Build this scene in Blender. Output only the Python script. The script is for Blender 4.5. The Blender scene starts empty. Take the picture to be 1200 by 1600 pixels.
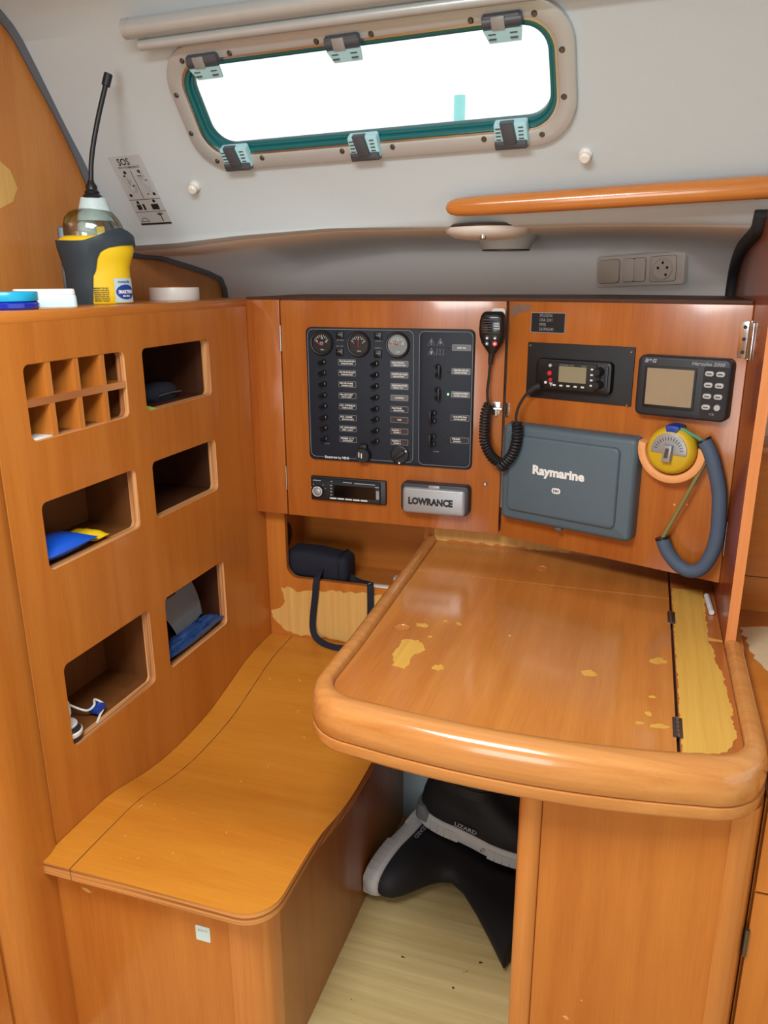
import bpy, bmesh, math, random
from mathutils import Matrix, Vector
random.seed(7)
R = math.radians
scn = bpy.context.scene
COL = scn.collection

def S(r, g, b):
    f = lambda c: (c / 255 / 12.92) if c / 255 <= .04045 else ((c / 255 + .055) / 1.055) ** 2.4
    return (f(r), f(g), f(b), 1)

# ------------------------------------------------------------------ camera
cam = bpy.data.cameras.new('camera')
camo = bpy.data.objects.new('camera', cam); COL.objects.link(camo)
cam.sensor_fit = 'VERTICAL'; cam.sensor_height = 36; cam.sensor_width = 27
cam.lens = 1221.7 * 36 / 1600
cam.clip_start = .01
def cam_axes(p, y, r):
    cp, sp, cy, sy = math.cos(p), math.sin(p), math.cos(y), math.sin(y)
    fw = Vector((-sy * cp, cy * cp, -sp)); ri = Vector((cy, sy, 0)); up = ri.cross(fw)
    return math.cos(r) * ri + math.sin(r) * up, -math.sin(r) * ri + math.cos(r) * up, fw
ri, up_, fw = cam_axes(R(16.68), R(18.24), R(-.3))
camo.matrix_world = Matrix(((ri.x, up_.x, -fw.x, 0), (ri.y, up_.y, -fw.y, 0), (ri.z, up_.z, -fw.z, 1.30), (0, 0, 0, 1)))
scn.camera = camo

# ------------------------------------------------------------------ world, light, exposure
w = bpy.data.worlds.new('overcast_sky'); scn.world = w; w.use_nodes = True
bg = w.node_tree.nodes['Background']; bg.inputs[0].default_value = (.97, .99, 1, 1); bg.inputs[1].default_value = 1.15
def area(name, loc, target, sx, sy, power, col):
    l = bpy.data.lights.new(name, 'AREA'); l.shape = 'RECTANGLE'; l.size = sx; l.size_y = sy
    l.energy = power; l.color = col
    o = bpy.data.objects.new(name, l); COL.objects.link(o); o.location = loc
    o.rotation_euler = (Vector(target) - Vector(loc)).to_track_quat('-Z', 'Y').to_euler()
    return o
area('hatch_daylight', (-.38, .26, 1.775), (-.40, .36, 0), .5, .5, 23, (.93, .98, 1))
area('companionway_daylight', (-.40, -1.85, .95), (-.2, 1.7, 1.2), .8, 1.3, 24, (.93, .98, 1))
vs = scn.view_settings
vs.view_transform = 'Standard'; vs.look = 'None'; vs.gamma = 1; vs.use_curve_mapping = False; vs.exposure = .15

# ------------------------------------------------------------------ materials
MATS = {}
def new_mat(name):
    m = bpy.data.materials.new(name); m.use_nodes = True; MATS[name] = m
    return m, m.node_tree, m.node_tree.nodes['Principled BSDF']
def plain(name, col, rough=.5, metal=0., coat=0., var=.06, nscale=40, bump=0., emit=None, spec=.5, sheen=0):
    m, nt, p = new_mat(name); N = nt.nodes; L = nt.links
    p.inputs['Roughness'].default_value = rough; p.inputs['Metallic'].default_value = metal
    p.inputs['Coat Weight'].default_value = coat; p.inputs['Coat Roughness'].default_value = .12
    p.inputs['Specular IOR Level'].default_value = spec
    if sheen: p.inputs['Sheen Weight'].default_value = sheen
    tc = N.new('ShaderNodeTexCoord'); nz = N.new('ShaderNodeTexNoise'); nz.inputs['Scale'].default_value = nscale
    nz.inputs['Detail'].default_value = 4
    L.new(tc.outputs['Object'], nz.inputs['Vector'])
    mx = N.new('ShaderNodeMix'); mx.data_type = 'RGBA'
    mx.inputs[6].default_value = tuple(c * (1 - var) for c in col[:3]) + (1,)
    mx.inputs[7].default_value = tuple(min(1, c * (1 + var)) for c in col[:3]) + (1,)
    L.new(nz.outputs['Fac'], mx.inputs[0]); L.new(mx.outputs[2], p.inputs['Base Color'])
    if bump:
        b = N.new('ShaderNodeBump'); b.inputs['Strength'].default_value = bump; b.inputs['Distance'].default_value = .002
        L.new(nz.outputs['Fac'], b.inputs['Height']); L.new(b.outputs[0], p.inputs['Normal'])
    if emit:
        p.inputs['Emission Color'].default_value = emit[0]; p.inputs['Emission Strength'].default_value = emit[1]
    return m
def wood(name, axis, light, dark, rough=.3, coat=.35, across=26, contrast=1., specks=None):
    """veneer: grain runs along axis 0/1/2 of the object"""
    m, nt, p = new_mat(name); N = nt.nodes; L = nt.links
    tc = N.new('ShaderNodeTexCoord')
    def streak(sc, along, detail, dist):
        mp = N.new('ShaderNodeMapping'); s = [sc] * 3; s[axis] = along; mp.inputs['Scale'].default_value = s
        L.new(tc.outputs['Object'], mp.inputs['Vector'])
        nz = N.new('ShaderNodeTexNoise'); nz.inputs['Scale'].default_value = 1; nz.inputs['Detail'].default_value = detail
        nz.inputs['Distortion'].default_value = dist
        L.new(mp.outputs[0], nz.inputs['Vector']); return nz
    a = streak(across, 1.6, 5, .4); b = streak(across * 14, 14, 3, 0); c = streak(3.2, 1.4, 2, .2)
    def math_(op, x, y):
        n = N.new('ShaderNodeMath'); n.operation = op
        for i, v in enumerate((x, y)):
            if hasattr(v, 'outputs'): L.new(v.outputs[0], n.inputs[i])
            else: n.inputs[i].default_value = v
        return n
    s = math_('ADD', math_('MULTIPLY', a, .5), math_('ADD', math_('MULTIPLY', b, .22), math_('MULTIPLY', c, .28)))
    mr = N.new('ShaderNodeMapRange'); L.new(s.outputs[0], mr.inputs[0])
    mr.inputs[1].default_value = .5 - .2 / contrast; mr.inputs[2].default_value = .5 + .2 / contrast
    mx = N.new('ShaderNodeMix'); mx.data_type = 'RGBA'; mx.inputs[6].default_value = dark; mx.inputs[7].default_value = light
    L.new(mr.outputs[0], mx.inputs[0]); out = mx.outputs[2]
    if specks:
        nz = N.new('ShaderNodeTexNoise'); nz.inputs['Scale'].default_value = specks[0]; nz.inputs['Detail'].default_value = 3
        L.new(tc.outputs['Object'], nz.inputs['Vector'])
        mr2 = N.new('ShaderNodeMapRange'); L.new(nz.outputs['Fac'], mr2.inputs[0])
        mr2.inputs[1].default_value = specks[1]; mr2.inputs[2].default_value = specks[1] + .03
        mx2 = N.new('ShaderNodeMix'); mx2.data_type = 'RGBA'; L.new(mr2.outputs[0], mx2.inputs[0])
        L.new(out, mx2.inputs[6]); mx2.inputs[7].default_value = specks[2]; out = mx2.outputs[2]
    L.new(out, p.inputs['Base Color'])
    p.inputs['Roughness'].default_value = rough; p.inputs['Coat Weight'].default_value = coat
    p.inputs['Coat Roughness'].default_value = .1; p.inputs['Specular IOR Level'].default_value = .35
    bmp = N.new('ShaderNodeBump'); bmp.inputs['Strength'].default_value = .03; bmp.inputs['Distance'].default_value = .001
    L.new(b.outputs['Fac'], bmp.inputs['Height']); L.new(bmp.outputs[0], p.inputs['Normal'])
    return m
WL, WD = S(200, 126, 52), S(170, 92, 30)
V = {i: wood('cherry_veneer_%s' % 'xyz'[i], i, WL, WD) for i in range(3)}
DOORW = wood('door_veneer', 2, S(184, 108, 44), S(150, 76, 26), rough=.28, coat=.4, across=22, contrast=1.2)
INNER = wood('inner_shaded_veneer', 2, S(128, 78, 38), S(100, 56, 24), rough=.5, coat=0)  # brown darkened to hold the shade inside the near pigeonholes
INNERD = wood('dark_and_shaded_veneer', 2, S(84, 46, 24), S(60, 30, 14), rough=.5, coat=0)  # shade of the far pigeonholes put into the colour; cabinet top itself dark
SEATW = wood('seat_veneer', 0, S(212, 142, 50), S(186, 108, 28), rough=.36, coat=.2, across=16)
DESKW = wood('desk_veneer', 1, S(206, 136, 66), S(176, 100, 40), rough=.16, coat=.6, across=30)
SOLID = {i: wood('solid_wood_%s' % 'xyz'[i], i, S(212, 140, 70), S(180, 102, 40), rough=.22, coat=.6, across=70) for i in range(3)}
RAILW = wood('rail_wood', 0, S(210, 148, 84), S(178, 110, 50), rough=.22, coat=.6, across=80)
PALEEDGE = wood('divider_edge_wood', 2, S(226, 150, 92), S(196, 116, 60), rough=.35, coat=.1, across=60)
REDW = wood('dark_red_veneer', 2, S(150, 74, 40), S(118, 50, 24), rough=.4)
OLIVE = wood('seat_side_veneer', 2, S(176, 116, 56), S(146, 88, 36), rough=.35, coat=.3)
BARE = wood('bare_wood', 2, S(224, 180, 106), S(196, 144, 70), rough=.7, coat=0, across=70)
BAREY = wood('bare_wood_long', 1, S(222, 176, 84), S(196, 142, 54), rough=.65, coat=0, across=70)
PALECT = plain('faded_bare_wood', S(206, 182, 146), .7, var=.1, nscale=60)
def ply(name, axis, light, dark):
    m, nt, p = new_mat(name); N = nt.nodes; L = nt.links
    tc = N.new('ShaderNodeTexCoord'); mp = N.new('ShaderNodeMapping'); sc = [3.] * 3; sc[axis] = 330.; mp.inputs['Scale'].default_value = sc
    nz = N.new('ShaderNodeTexNoise'); nz.inputs['Scale'].default_value = 1; nz.inputs['Detail'].default_value = 1
    L.new(tc.outputs['Object'], mp.inputs[0]); L.new(mp.outputs[0], nz.inputs['Vector'])
    mr = N.new('ShaderNodeMapRange'); mr.inputs[1].default_value = .35; mr.inputs[2].default_value = .65; L.new(nz.outputs['Fac'], mr.inputs[0])
    mx = N.new('ShaderNodeMix'); mx.data_type = 'RGBA'; mx.inputs[6].default_value = dark; mx.inputs[7].default_value = light
    L.new(mr.outputs[0], mx.inputs[0]); L.new(mx.outputs[2], p.inputs['Base Color']); p.inputs['Roughness'].default_value = .5
    return m
PLY = ply('plywood_edge_upright', 0, S(216, 156, 100), S(160, 98, 54))
PLYX = ply('plywood_edge_flat', 2, S(212, 146, 78), S(136, 78, 34))
FLOORM = wood('worn_floor', 0, S(214, 192, 136), S(178, 154, 98), rough=.6, coat=0, across=55, contrast=1.2, specks=(55, .71, S(70, 52, 30)))
LINER = plain('headliner_vinyl', S(188, 198, 201), .6, var=.03, nscale=700, bump=.12)
HULL = plain('hull_liner', S(240, 239, 236), .6, var=.03, nscale=500, bump=.1)
GASK = plain('grey_gasket', S(92, 96, 104), .6)
BLKGASK = plain('black_gasket', S(44, 46, 50), .6)
ALU = plain('anodised_aluminium', S(184, 188, 188), .36, metal=.35, var=.04)
STEEL = plain('steel', S(200, 198, 196), .25, metal=1, var=.05)
DSTEEL = plain('dark_steel', S(110, 104, 98), .4, metal=.9)
BLACK = plain('black_plastic', S(16, 17, 20), .42, var=.15)
BLACKM = plain('matt_black_plate', S(14, 15, 17), .6, var=.2)
GLOSSB = plain('gloss_black', S(7, 7, 9), .12, coat=.5)
RUBBER = plain('rubber_black', S(22, 23, 26), .55, var=.15)
EPANEL = plain('panel_slate_blue', S(28, 34, 44), .55, var=.05, spec=.3)
WHITE = plain('white_print', S(232, 232, 228), .5)
OFFW = plain('white_plastic', S(226, 222, 214), .35)
DIMW = plain('grey_print', S(150, 154, 160), .5)
DARKPR = plain('dark_print', S(28, 28, 32), .6)
RED = plain('red_plastic', S(205, 40, 50), .4)
GREENLED = plain('green_led', S(120, 240, 130), .3, emit=(S(120, 255, 140), 2.))
LCD = plain('lcd_grey_green', S(140, 136, 110), .12, coat=.6)
LCDB = plain('lcd_olive', S(152, 140, 116), .08, coat=.8)
RAYG = plain('cover_blue_grey', S(80, 97, 106), .5, var=.04)
SILV = plain('cover_silver', S(154, 155, 156), .35, metal=.3)
BGBODY = plain('instrument_charcoal', S(38, 42, 48), .45, var=.1)
BTN = plain('button_grey', S(176, 178, 178), .4)
YEL = plain('yellow_rubber', S(236, 196, 20), .5)
YELC = plain('compass_yellow', S(204, 168, 30), .5, var=.12)
BRKT = plain('bracket_grey', S(74, 86, 94), .38)
PALEG = plain('pale_grey_speckle', S(190, 208, 208), .5, var=.12, nscale=300)
BLUE = plain('deep_blue', S(28, 62, 150), .4)
BRBLUE = plain('packet_blue', S(20, 84, 196), .3)
NAVY = plain('navy_fabric', S(20, 24, 38), .85, var=.25, nscale=200, bump=.3)
BOOTM = plain('black_neoprene', S(15, 16, 20), .7, var=.3, nscale=120, bump=.2)
SOLE = plain('sole_grey', S(186, 186, 184), .6, var=.08)
SOLED = plain('sole_dark_grey', S(96, 98, 102), .6)
FOAM = plain('foam_slate', S(72, 86, 106), .7, var=.08, bump=.2)
CORK = plain('bracket_peach', S(228, 160, 98), .6, var=.08)
OLIVEC = plain('olive_cord', S(128, 122, 70), .7)
CYAN = plain('latch_pale_cyan', S(168, 214, 222), .4)
DGREY = plain('hinge_dark_grey', S(70, 74, 80), .4)
TEALG = plain('teal_gasket', S(16, 100, 104), .3, coat=.4)
PAINT = plain('blue_grey_paint', S(150, 166, 172), .5, var=.06, nscale=8)
TURQ = plain('turquoise_lid', S(20, 160, 200), .3)
PBLUE = plain('pale_blue_plastic', S(206, 230, 232), .35)
PAPER = plain('paper', S(206, 210, 214), .6)
PAPERB = plain('blue_printed_film', S(40, 76, 130), .25, var=.6, nscale=60)
GREENP = plain('green_strap', S(120, 170, 60), .6)
STICK = plain('silver_sticker', S(186, 192, 194), .45)
GAUGEF = plain('gauge_face', S(22, 22, 24), .35)
GAUGEL = plain('gauge_face_fogged', S(120, 128, 128), .25)
SMOKE = plain('stain_grey', S(122, 92, 74), .6, var=.3, nscale=60)
TURQPOST = plain('turquoise_paint', S(150, 220, 220), .5)

def glassy(name, tint, fac):
    m, nt, p = new_mat(name); N = nt.nodes; L = nt.links
    N.remove(p)
    t = N.new('ShaderNodeBsdfTransparent'); t.inputs[0].default_value = tint
    g = N.new('ShaderNodeBsdfGlossy'); g.inputs['Roughness'].default_value = .05
    fr = N.new('ShaderNodeFresnel'); fr.inputs[0].default_value = 1.45
    mu = N.new('ShaderNodeMath'); mu.operation = 'ADD'; mu.inputs[1].default_value = fac; L.new(fr.outputs[0], mu.inputs[0])
    mx = N.new('ShaderNodeMixShader'); L.new(mu.outputs[0], mx.inputs[0]); L.new(t.outputs[0], mx.inputs[1]); L.new(g.outputs[0], mx.inputs[2])
    L.new(mx.outputs[0], N['Material Output'].inputs[0])
    return m
PANE = glassy('acrylic_pane', (.96, 1, .99, 1), 0.)
DOMEG = glassy('clear_plastic', (.80, .84, .82, 1), .14)

# ------------------------------------------------------------------ object helpers
I4 = Matrix.Identity(4)
BASE = {}            # object name -> base point in frame coordinates
FRAME = [I4]         # frame the coordinates are given in
def setframe(m=I4): FRAME[0] = m
def tag(o, label, cat, group=None):
    o['label'] = label; o['category'] = cat
    if group: o['group'] = group
    return o
def thing(name, base, label, cat, group=None, kind=None):
    o = bpy.data.objects.new(name, None); COL.objects.link(o); o.empty_display_size = .05
    base = Vector(base); o.matrix_world = FRAME[0] @ Matrix.Translation(base); BASE[o.name] = base
    if kind: o['kind'] = kind; o['label'] = label
    else: tag(o, label, cat, group)
    return o
def part(name, bm, mat, parent, smooth=40, base=None):
    """links a bmesh (frame coordinates) as one mesh object"""
    b = BASE[parent.name] if parent else Vector(base or (0, 0, 0))
    bmesh.ops.recalc_face_normals(bm, faces=bm.faces)
    bmesh.ops.translate(bm, verts=bm.verts, vec=-b)
    me = bpy.data.meshes.new(name); bm.to_mesh(me); bm.free()
    for m in (mat if isinstance(mat, (list, tuple)) else [mat]): me.materials.append(m)
    if smooth:
        me.polygons.foreach_set('use_smooth', [True] * len(me.polygons)); me.set_sharp_from_angle(angle=R(smooth))
    o = bpy.data.objects.new(name, me); COL.objects.link(o); BASE[o.name] = b
    if parent: o.parent = parent
    else: o.matrix_world = FRAME[0] @ Matrix.Translation(b)
    return o
def struct(name, bm, mat, base=(0, 0, 0), smooth=40, label=None):
    o = part(name, bm, mat, None, smooth, base); o['kind'] = 'structure'
    if label: o['label'] = label
    return o
def inst(src, off, name=None):
    o = src.copy(); COL.objects.link(o); o.name = name or src.name.split('.')[0]
    o.location = Vector(src.location) + Vector(off); BASE[o.name] = BASE[src.name]
    for ch in src.children:
        c = ch.copy(); COL.objects.link(c); c.parent = o; BASE[c.name] = BASE[ch.name]
    return o

# ------------------------------------------------------------------ shape helpers
def B(): return bmesh.new()
def box(x0, x1, y0, y1, z0, z1, bev=0, seg=2, bm=None):
    bm2 = bmesh.new()
    v = [bm2.verts.new(p) for p in ((x0, y0, z0), (x1, y0, z0), (x1, y1, z0), (x0, y1, z0), (x0, y0, z1), (x1, y0, z1), (x1, y1, z1), (x0, y1, z1))]
    for f in ((0, 1, 2, 3), (4, 5, 6, 7), (0, 1, 5, 4), (1, 2, 6, 5), (2, 3, 7, 6), (3, 0, 4, 7)): bm2.faces.new([v[i] for i in f])
    bmesh.ops.recalc_face_normals(bm2, faces=bm2.faces)
    if bev: bmesh.ops.bevel(bm2, geom=bm2.edges[:], offset=bev, segments=seg, profile=.5, affect='EDGES')
    return merge(bm, bm2)
def merge(bm, bm2):
    if bm is None: return bm2
    me = bpy.data.meshes.new('tmp'); bm2.to_mesh(me); bm.from_mesh(me); bpy.data.meshes.remove(me); bm2.free(); return bm
def rrect(x0, z0, x1, z1, r, n=5):
    pts = []
    for cx, cz, a0 in ((x1 - r, z1 - r, 0), (x0 + r, z1 - r, 90), (x0 + r, z0 + r, 180), (x1 - r, z0 + r, 270)):
        for i in range(n + 1):
            a = R(a0 + 90 * i / n); pts.append((cx + r * math.cos(a), cz + r * math.sin(a)))
    return pts
AX = {'x': lambda a, b, c: (c, a, b), 'y': lambda a, b, c: (a, c, b), 'z': lambda a, b, c: (a, b, c)}
def plate(outer, c0, c1, axis='y', holes=(), bev=0, seg=2, bm=None, bevhole=True):
    """2-D outline extruded along an axis from c0 to c1 ('x': outline is y,z; 'y': x,z; 'z': x,y)"""
    bm2 = bmesh.new(); f = AX[axis]
    if not holes:
        bm2.faces.new([bm2.verts.new(f(a, b, c0)) for a, b in outer])
    else:
        es = []
        for loop in [outer] + list(holes):
            vs_ = [bm2.verts.new(f(a, b, c0)) for a, b in loop]
            es += [bm2.edges.new((vs_[i], vs_[(i + 1) % len(vs_)])) for i in range(len(vs_))]
        bmesh.ops.triangle_fill(bm2, use_beauty=True, use_dissolve=False, edges=es)
    r = bmesh.ops.extrude_face_region(bm2, geom=bm2.faces[:])
    d = Vector(f(0, 0, c1 - c0))
    bmesh.ops.translate(bm2, verts=[e for e in r['geom'] if isinstance(e, bmesh.types.BMVert)], vec=d)
    bmesh.ops.recalc_face_normals(bm2, faces=bm2.faces)
    if bev:
        k = 'xyz'.index(axis)
        es = [e for e in bm2.edges if e.is_manifold and e.calc_face_angle(0) > R(50) and abs(e.verts[0].co[k] - c1) < 1e-6 and abs(e.verts[1].co[k] - c1) < 1e-6]
        bmesh.ops.bevel(bm2, geom=es, offset=bev, segments=seg, profile=.5, affect='EDGES')
    return merge(bm, bm2)
def lathe(prof, n=24, center=(0, 0, 0), axis='z', sx=1, sy=1, bm=None, cap=True, a0=0, a1=360):
    bm2 = bmesh.new(); rings = []
    full = abs(a1 - a0 - 360) < 1e-6
    m = n if full else n + 1
    for r, z in prof:
        ring = []
        for i in range(m):
            a = R(a0 + (a1 - a0) * i / n); x, y = r * math.cos(a) * sx, r * math.sin(a) * sy
            p = {'z': (x, y, z), 'y': (x, z, y), 'x': (z, x, y)}[axis]
            ring.append(bm2.verts.new(Vector(p) + Vector(center)))
        rings.append(ring)
    for a, b in zip(rings, rings[1:]):
        for i in range(n):
            j = (i + 1) % m
            bm2.faces.new((a[i], a[j], b[j], b[i]))
    if cap and full:
        bm2.faces.new(rings[0]); bm2.faces.new(rings[-1])
    bmesh.ops.remove_doubles(bm2, verts=bm2.verts, dist=1e-6)
    return merge(bm, bm2)
def loft(rings, closed=True, caps=True, bm=None):
    bm2 = bmesh.new(); rr = [[bm2.verts.new(p) for p in r] for r in rings]
    for a, b in zip(rr, rr[1:]):
        n = len(a)
        for i in range(n if closed else n - 1): bm2.faces.new((a[i], a[(i + 1) % n], b[(i + 1) % n], b[i]))
    if caps and closed:
        bm2.faces.new(rr[0]); bm2.faces.new(rr[-1])
    return merge(bm, bm2)
def smooth_path(pts, n=8):
    P = [Vector(p) for p in pts]; out = []
    for i in range(len(P) - 1):
        p0, p1, p2, p3 = P[max(i - 1, 0)], P[i], P[i + 1], P[min(i + 2, len(P) - 1)]
        for k in range(n):
            t = k / n
            out.append(.5 * ((2 * p1) + (p2 - p0) * t + (2 * p0 - 5 * p1 + 4 * p2 - p3) * t * t + (3 * p1 - p0 - 3 * p2 + p3) * t ** 3))
    out.append(P[-1]); return out
def frames(P):
    T = [(P[min(i + 1, len(P) - 1)] - P[max(i - 1, 0)]).normalized() for i in range(len(P))]
    u = T[0].orthogonal().normalized(); out = []
    for t in T:
        u = (u - t * u.dot(t)); u = u.normalized() if u.length > 1e-6 else t.orthogonal().normalized()
        out.append((t, u, t.cross(u)))
    return out
def tube(pts, r, n=10, bm=None, flat=None, refu=None):
    """r number or list; flat=(a,b) half sizes of an elliptical section with refu as first axis"""
    P = [Vector(p) for p in pts]; F = frames(P); rings = []
    for i, (p, (t, u, v)) in enumerate(zip(P, F)):
        if refu is not None:
            u = (Vector(refu) - t * Vector(refu).dot(t)).normalized(); v = t.cross(u)
        ra, rb = flat if flat else ((r[i],) * 2 if isinstance(r, (list, tuple)) else (r, r))
        rings.append([p + u * ra * math.cos(2 * math.pi * k / n) + v * rb * math.sin(2 * math.pi * k / n) for k in range(n)])
    return loft(rings, bm=bm)
def ribbon(pts, wdir, hw, th, bm=None):
    P = [Vector(p) for p in pts]; F = frames(P); rings = []; wd = Vector(wdir)
    for p, (t, u, v) in zip(P, F):
        a = (wd - t * wd.dot(t)).normalized(); b = t.cross(a)
        rings.append([p + a * hw + b * th, p - a * hw + b * th, p - a * hw - b * th, p + a * hw - b * th])
    return loft(rings, bm=bm)
def text(s, x, z, h, y=-.0006, width=None, bold=0, align='LEFT', bm=None, shear=0, up='z', res=2, depth=.0002):
    cu = bpy.data.curves.new('lettering', 'FONT'); cu.body = s; cu.size = 1; cu.align_x = align; cu.offset = bold; cu.shear = shear
    cu.resolution_u = res; cu.extrude = 0
    o = bpy.data.objects.new('lettering', cu); COL.objects.link(o); bpy.context.view_layer.update()
    me = bpy.data.meshes.new_from_object(o.evaluated_get(bpy.context.evaluated_depsgraph_get()))
    bpy.data.objects.remove(o); bpy.data.curves.remove(cu)
    xs = [v.co.x for v in me.vertices] or [0, 1]
    sc = h / .70; sx = sc
    if width: sx = width / max(1e-6, max(xs) - min(xs))
    bm2 = bmesh.new(); bm2.from_mesh(me); bpy.data.meshes.remove(me)
    for v in bm2.verts:
        v.co = Vector((x + v.co.x * sx, y, z + v.co.y * sc))
    return merge(bm, bm2)
def blob(cx, cy, rx, ry, n=22, jag=.16, seed=1, rot=0):
    rnd = random.Random(seed); out = []
    for i in range(n):
        a = 2 * math.pi * i / n; k = 1 + rnd.uniform(-jag, jag)
        x, y = rx * k * math.cos(a), ry * k * math.sin(a)
        out.append((cx + x * math.cos(rot) - y * math.sin(rot), cy + x * math.sin(rot) + y * math.cos(rot)))
    return out
def jagged(pts, step=.006, amp=.0025, seed=1, closed=True):
    rnd = random.Random(seed); out = []; n = len(pts)
    for i in range(n if closed else n - 1):
        a, b = Vector(pts[i]), Vector(pts[(i + 1) % n]); d = b - a; k = max(1, int(d.length / step))
        for j in range(k):
            p = a + d * (j / k)
            if j: p += Vector((-d.y, d.x)).normalized() * rnd.uniform(-amp, amp)
            out.append(tuple(p))
    return out
def two_mat(o, test):
    for p in o.data.polygons: p.material_index = 1 if test(p.normal) else 0

# ================================================================== SETTING
DY = 1.6366                                    # front plane of the left instrument door
# ---- headliner: inclined cabin side (plane), with the window opening
E1 = Vector((.99942, -.029, .018)).normalized()
NW = Vector((.01289, .80895, .58774)).normalized()
UPW = Vector((-.03161, -.58716, .80885)).normalized()
WC = Vector((-.4585, 1.34617, 1.59924))
LINERF = Matrix(((E1.x, NW.x, UPW.x, WC.x), (E1.y, NW.y, UPW.y, WC.y), (E1.z, NW.z, UPW.z, WC.z), (0, 0, 0, 1)))
def on_plane(X, z):                            # point of the liner plane with given X and z
    v = (z - WC.z); a = UPW.z; b = E1.z
    # WC + E1*s + UPW*t ; X and z given
    det = E1.x * UPW.z - UPW.x * E1.z
    s = ((X - WC.x) * UPW.z - UPW.x * v) / det; t = (E1.x * v - E1.z * (X - WC.x)) / det
    return WC + E1 * s + UPW * t, s, t
XS = [-2.0, -1.12, -.95, -.8, -.6, -.4, -.25, -.12, -.03, .07, .175, .35, .7, 1.3, 2.6]
def knz(X): return 1.384 + (X + 1.1) * .0265   # lower edge of the inclined side
def topz(X): return 1.700 + (X + 1.1) * .018
def under(X):                                  # (Y, z) of the deck underside and hull below the knuckle
    k = on_plane(X, knz(X))[0]
    Lp = [(1.512, 1.366), (1.535, 1.356), (1.575, 1.351), (1.656, 1.349), (1.754, 1.335), (1.867, 1.316), (1.931, 1.3), (1.953, 1.27), (1.962, 1.2), (1.962, .60)]
    Mp = [(1.492, 1.392), (1.505, 1.387), (1.56, 1.387), (1.66, 1.387), (1.78, 1.384), (1.90, 1.376), (1.965, 1.357), (1.988, 1.32), (1.99, 1.2), (1.99, .60)]
    Rp = [(1.478, 1.395), (1.492, 1.378), (1.52, 1.373), (1.569, 1.368), (1.66, 1.36), (1.738, 1.347), (1.80, 1.325), (1.835, 1.29), (1.85, 1.22), (1.85, .60)]
    def mixp(a, b, t): return [(p[0] * (1 - t) + q[0] * t, p[1] * (1 - t) + q[1] * t) for p, q in zip(a, b)]
    if X <= -.6: t = min(1, max(0, (X + 1.1) / .5)); pr = mixp(Lp, Mp, t * t * (3 - 2 * t))
    elif X <= -.12: pr = Mp
    else: t = min(1, (X + .12) / .295) ** 1.6; pr = mixp(Mp, Rp, t)
    return [k] + [Vector((X, y, z)) for y, z in pr]
def ceil_row(X):
    t = on_plane(X, topz(X))[0]; dz = t.z - 1.70
    return [t] + [Vector((X, y, z + dz)) for y, z in ((1.262, 1.722), (1.235, 1.740), (1.19, 1.757), (1.10, 1.772), (.9, 1.785), (.5, 1.80), (-.1, 1.80), (-2.2, 1.80))]
bm = B()
low = [under(X)[0] for X in XS]; top = [ceil_row(X)[0] for X in XS]
outl = low + top[::-1]
hole = [WC + E1 * a + UPW * b for a, b in rrect(-.352, -.096, .306, .078, .05)]
es = []
for loop in (outl, hole):
    vs_ = [bm.verts.new(p) for p in loop]; es += [bm.edges.new((vs_[i], vs_[(i + 1) % len(vs_)])) for i in range(len(vs_))]
bmesh.ops.triangle_fill(bm, use_beauty=True, edges=es)
hb = loft([under(X) for X in XS], closed=False)
for i_, f_ in enumerate(hb.faces): f_.material_index = 0 if i_ % 10 < 2 else 1
bm = merge(bm, hb)
bmesh.ops.remove_doubles(bm, verts=bm.verts, dist=1e-5)
bmesh.ops.recalc_face_normals(bm, faces=bm.faces)
struct('wall_back', bm, [LINER, HULL], smooth=50, label='off white vinyl headliner with hull side below')
struct('ceiling', loft([ceil_row(X) for X in XS], closed=False), LINER, smooth=60, label='off white vinyl ceiling liner')

# ---- floor
struct('floor', box(-2.0, 2.6, -2.2, 1.62, -.03, 0), FLOORM, label='worn pale wooden cabin sole')
# ---- the rest of the cabin behind the photographer
struct('wall_opposite', box(-2.0, 2.6, -2.22, -2.2, 0, 1.80), V[2], label='varnished wooden cabin side opposite the chart table')
struct('wall_forward', box(-2.02, -2.0, -2.2, .3, 0, 1.80), V[2], label='varnished forward bulkhead')
# ---- left bulkhead with grey gasket
prof = [(1.247, 1.7285), (1.2715, 1.71), (1.29, 1.6885), (1.3265, 1.6415), (1.371, 1.5845), (1.407, 1.5295), (1.449, 1.456), (1.492, 1.388), (1.525, 1.362), (1.575, 1.352), (1.656, 1.349), (1.754, 1.335), (1.867, 1.316), (1.931, 1.3), (1.953, 1.27), (1.962, 1.2)]
outl = [(.2, 0), (.2, 1.78), (.9, 1.775), (1.1, 1.765), (1.2, 1.748)] + prof + [(1.962, 0)]
WLW = wood('bulkhead_veneer', 2, S(208, 138, 66), S(174, 100, 36), across=14)
wl = struct('wall_left', plate(outl, -1.118, -1.10, 'x'), WLW, label='varnished wooden bulkhead')
part('worn_patch', plate(jagged([(1.16, 1.50), (1.203, 1.498), (1.223, 1.487), (1.236, 1.457), (1.221, 1.434), (1.188, 1.42), (1.15, 1.42)], .012, .0015), -1.0999, -1.0993, 'x'), BARE, wl)
gp = [(-1.094, y, z) for y, z in [(1.1, 1.765), (1.2, 1.748)] + prof]
struct('trim_1', tube(smooth_path(gp, 3), .0085, 8), GASK, label='grey rubber gasket along the bulkhead edge')
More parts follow.
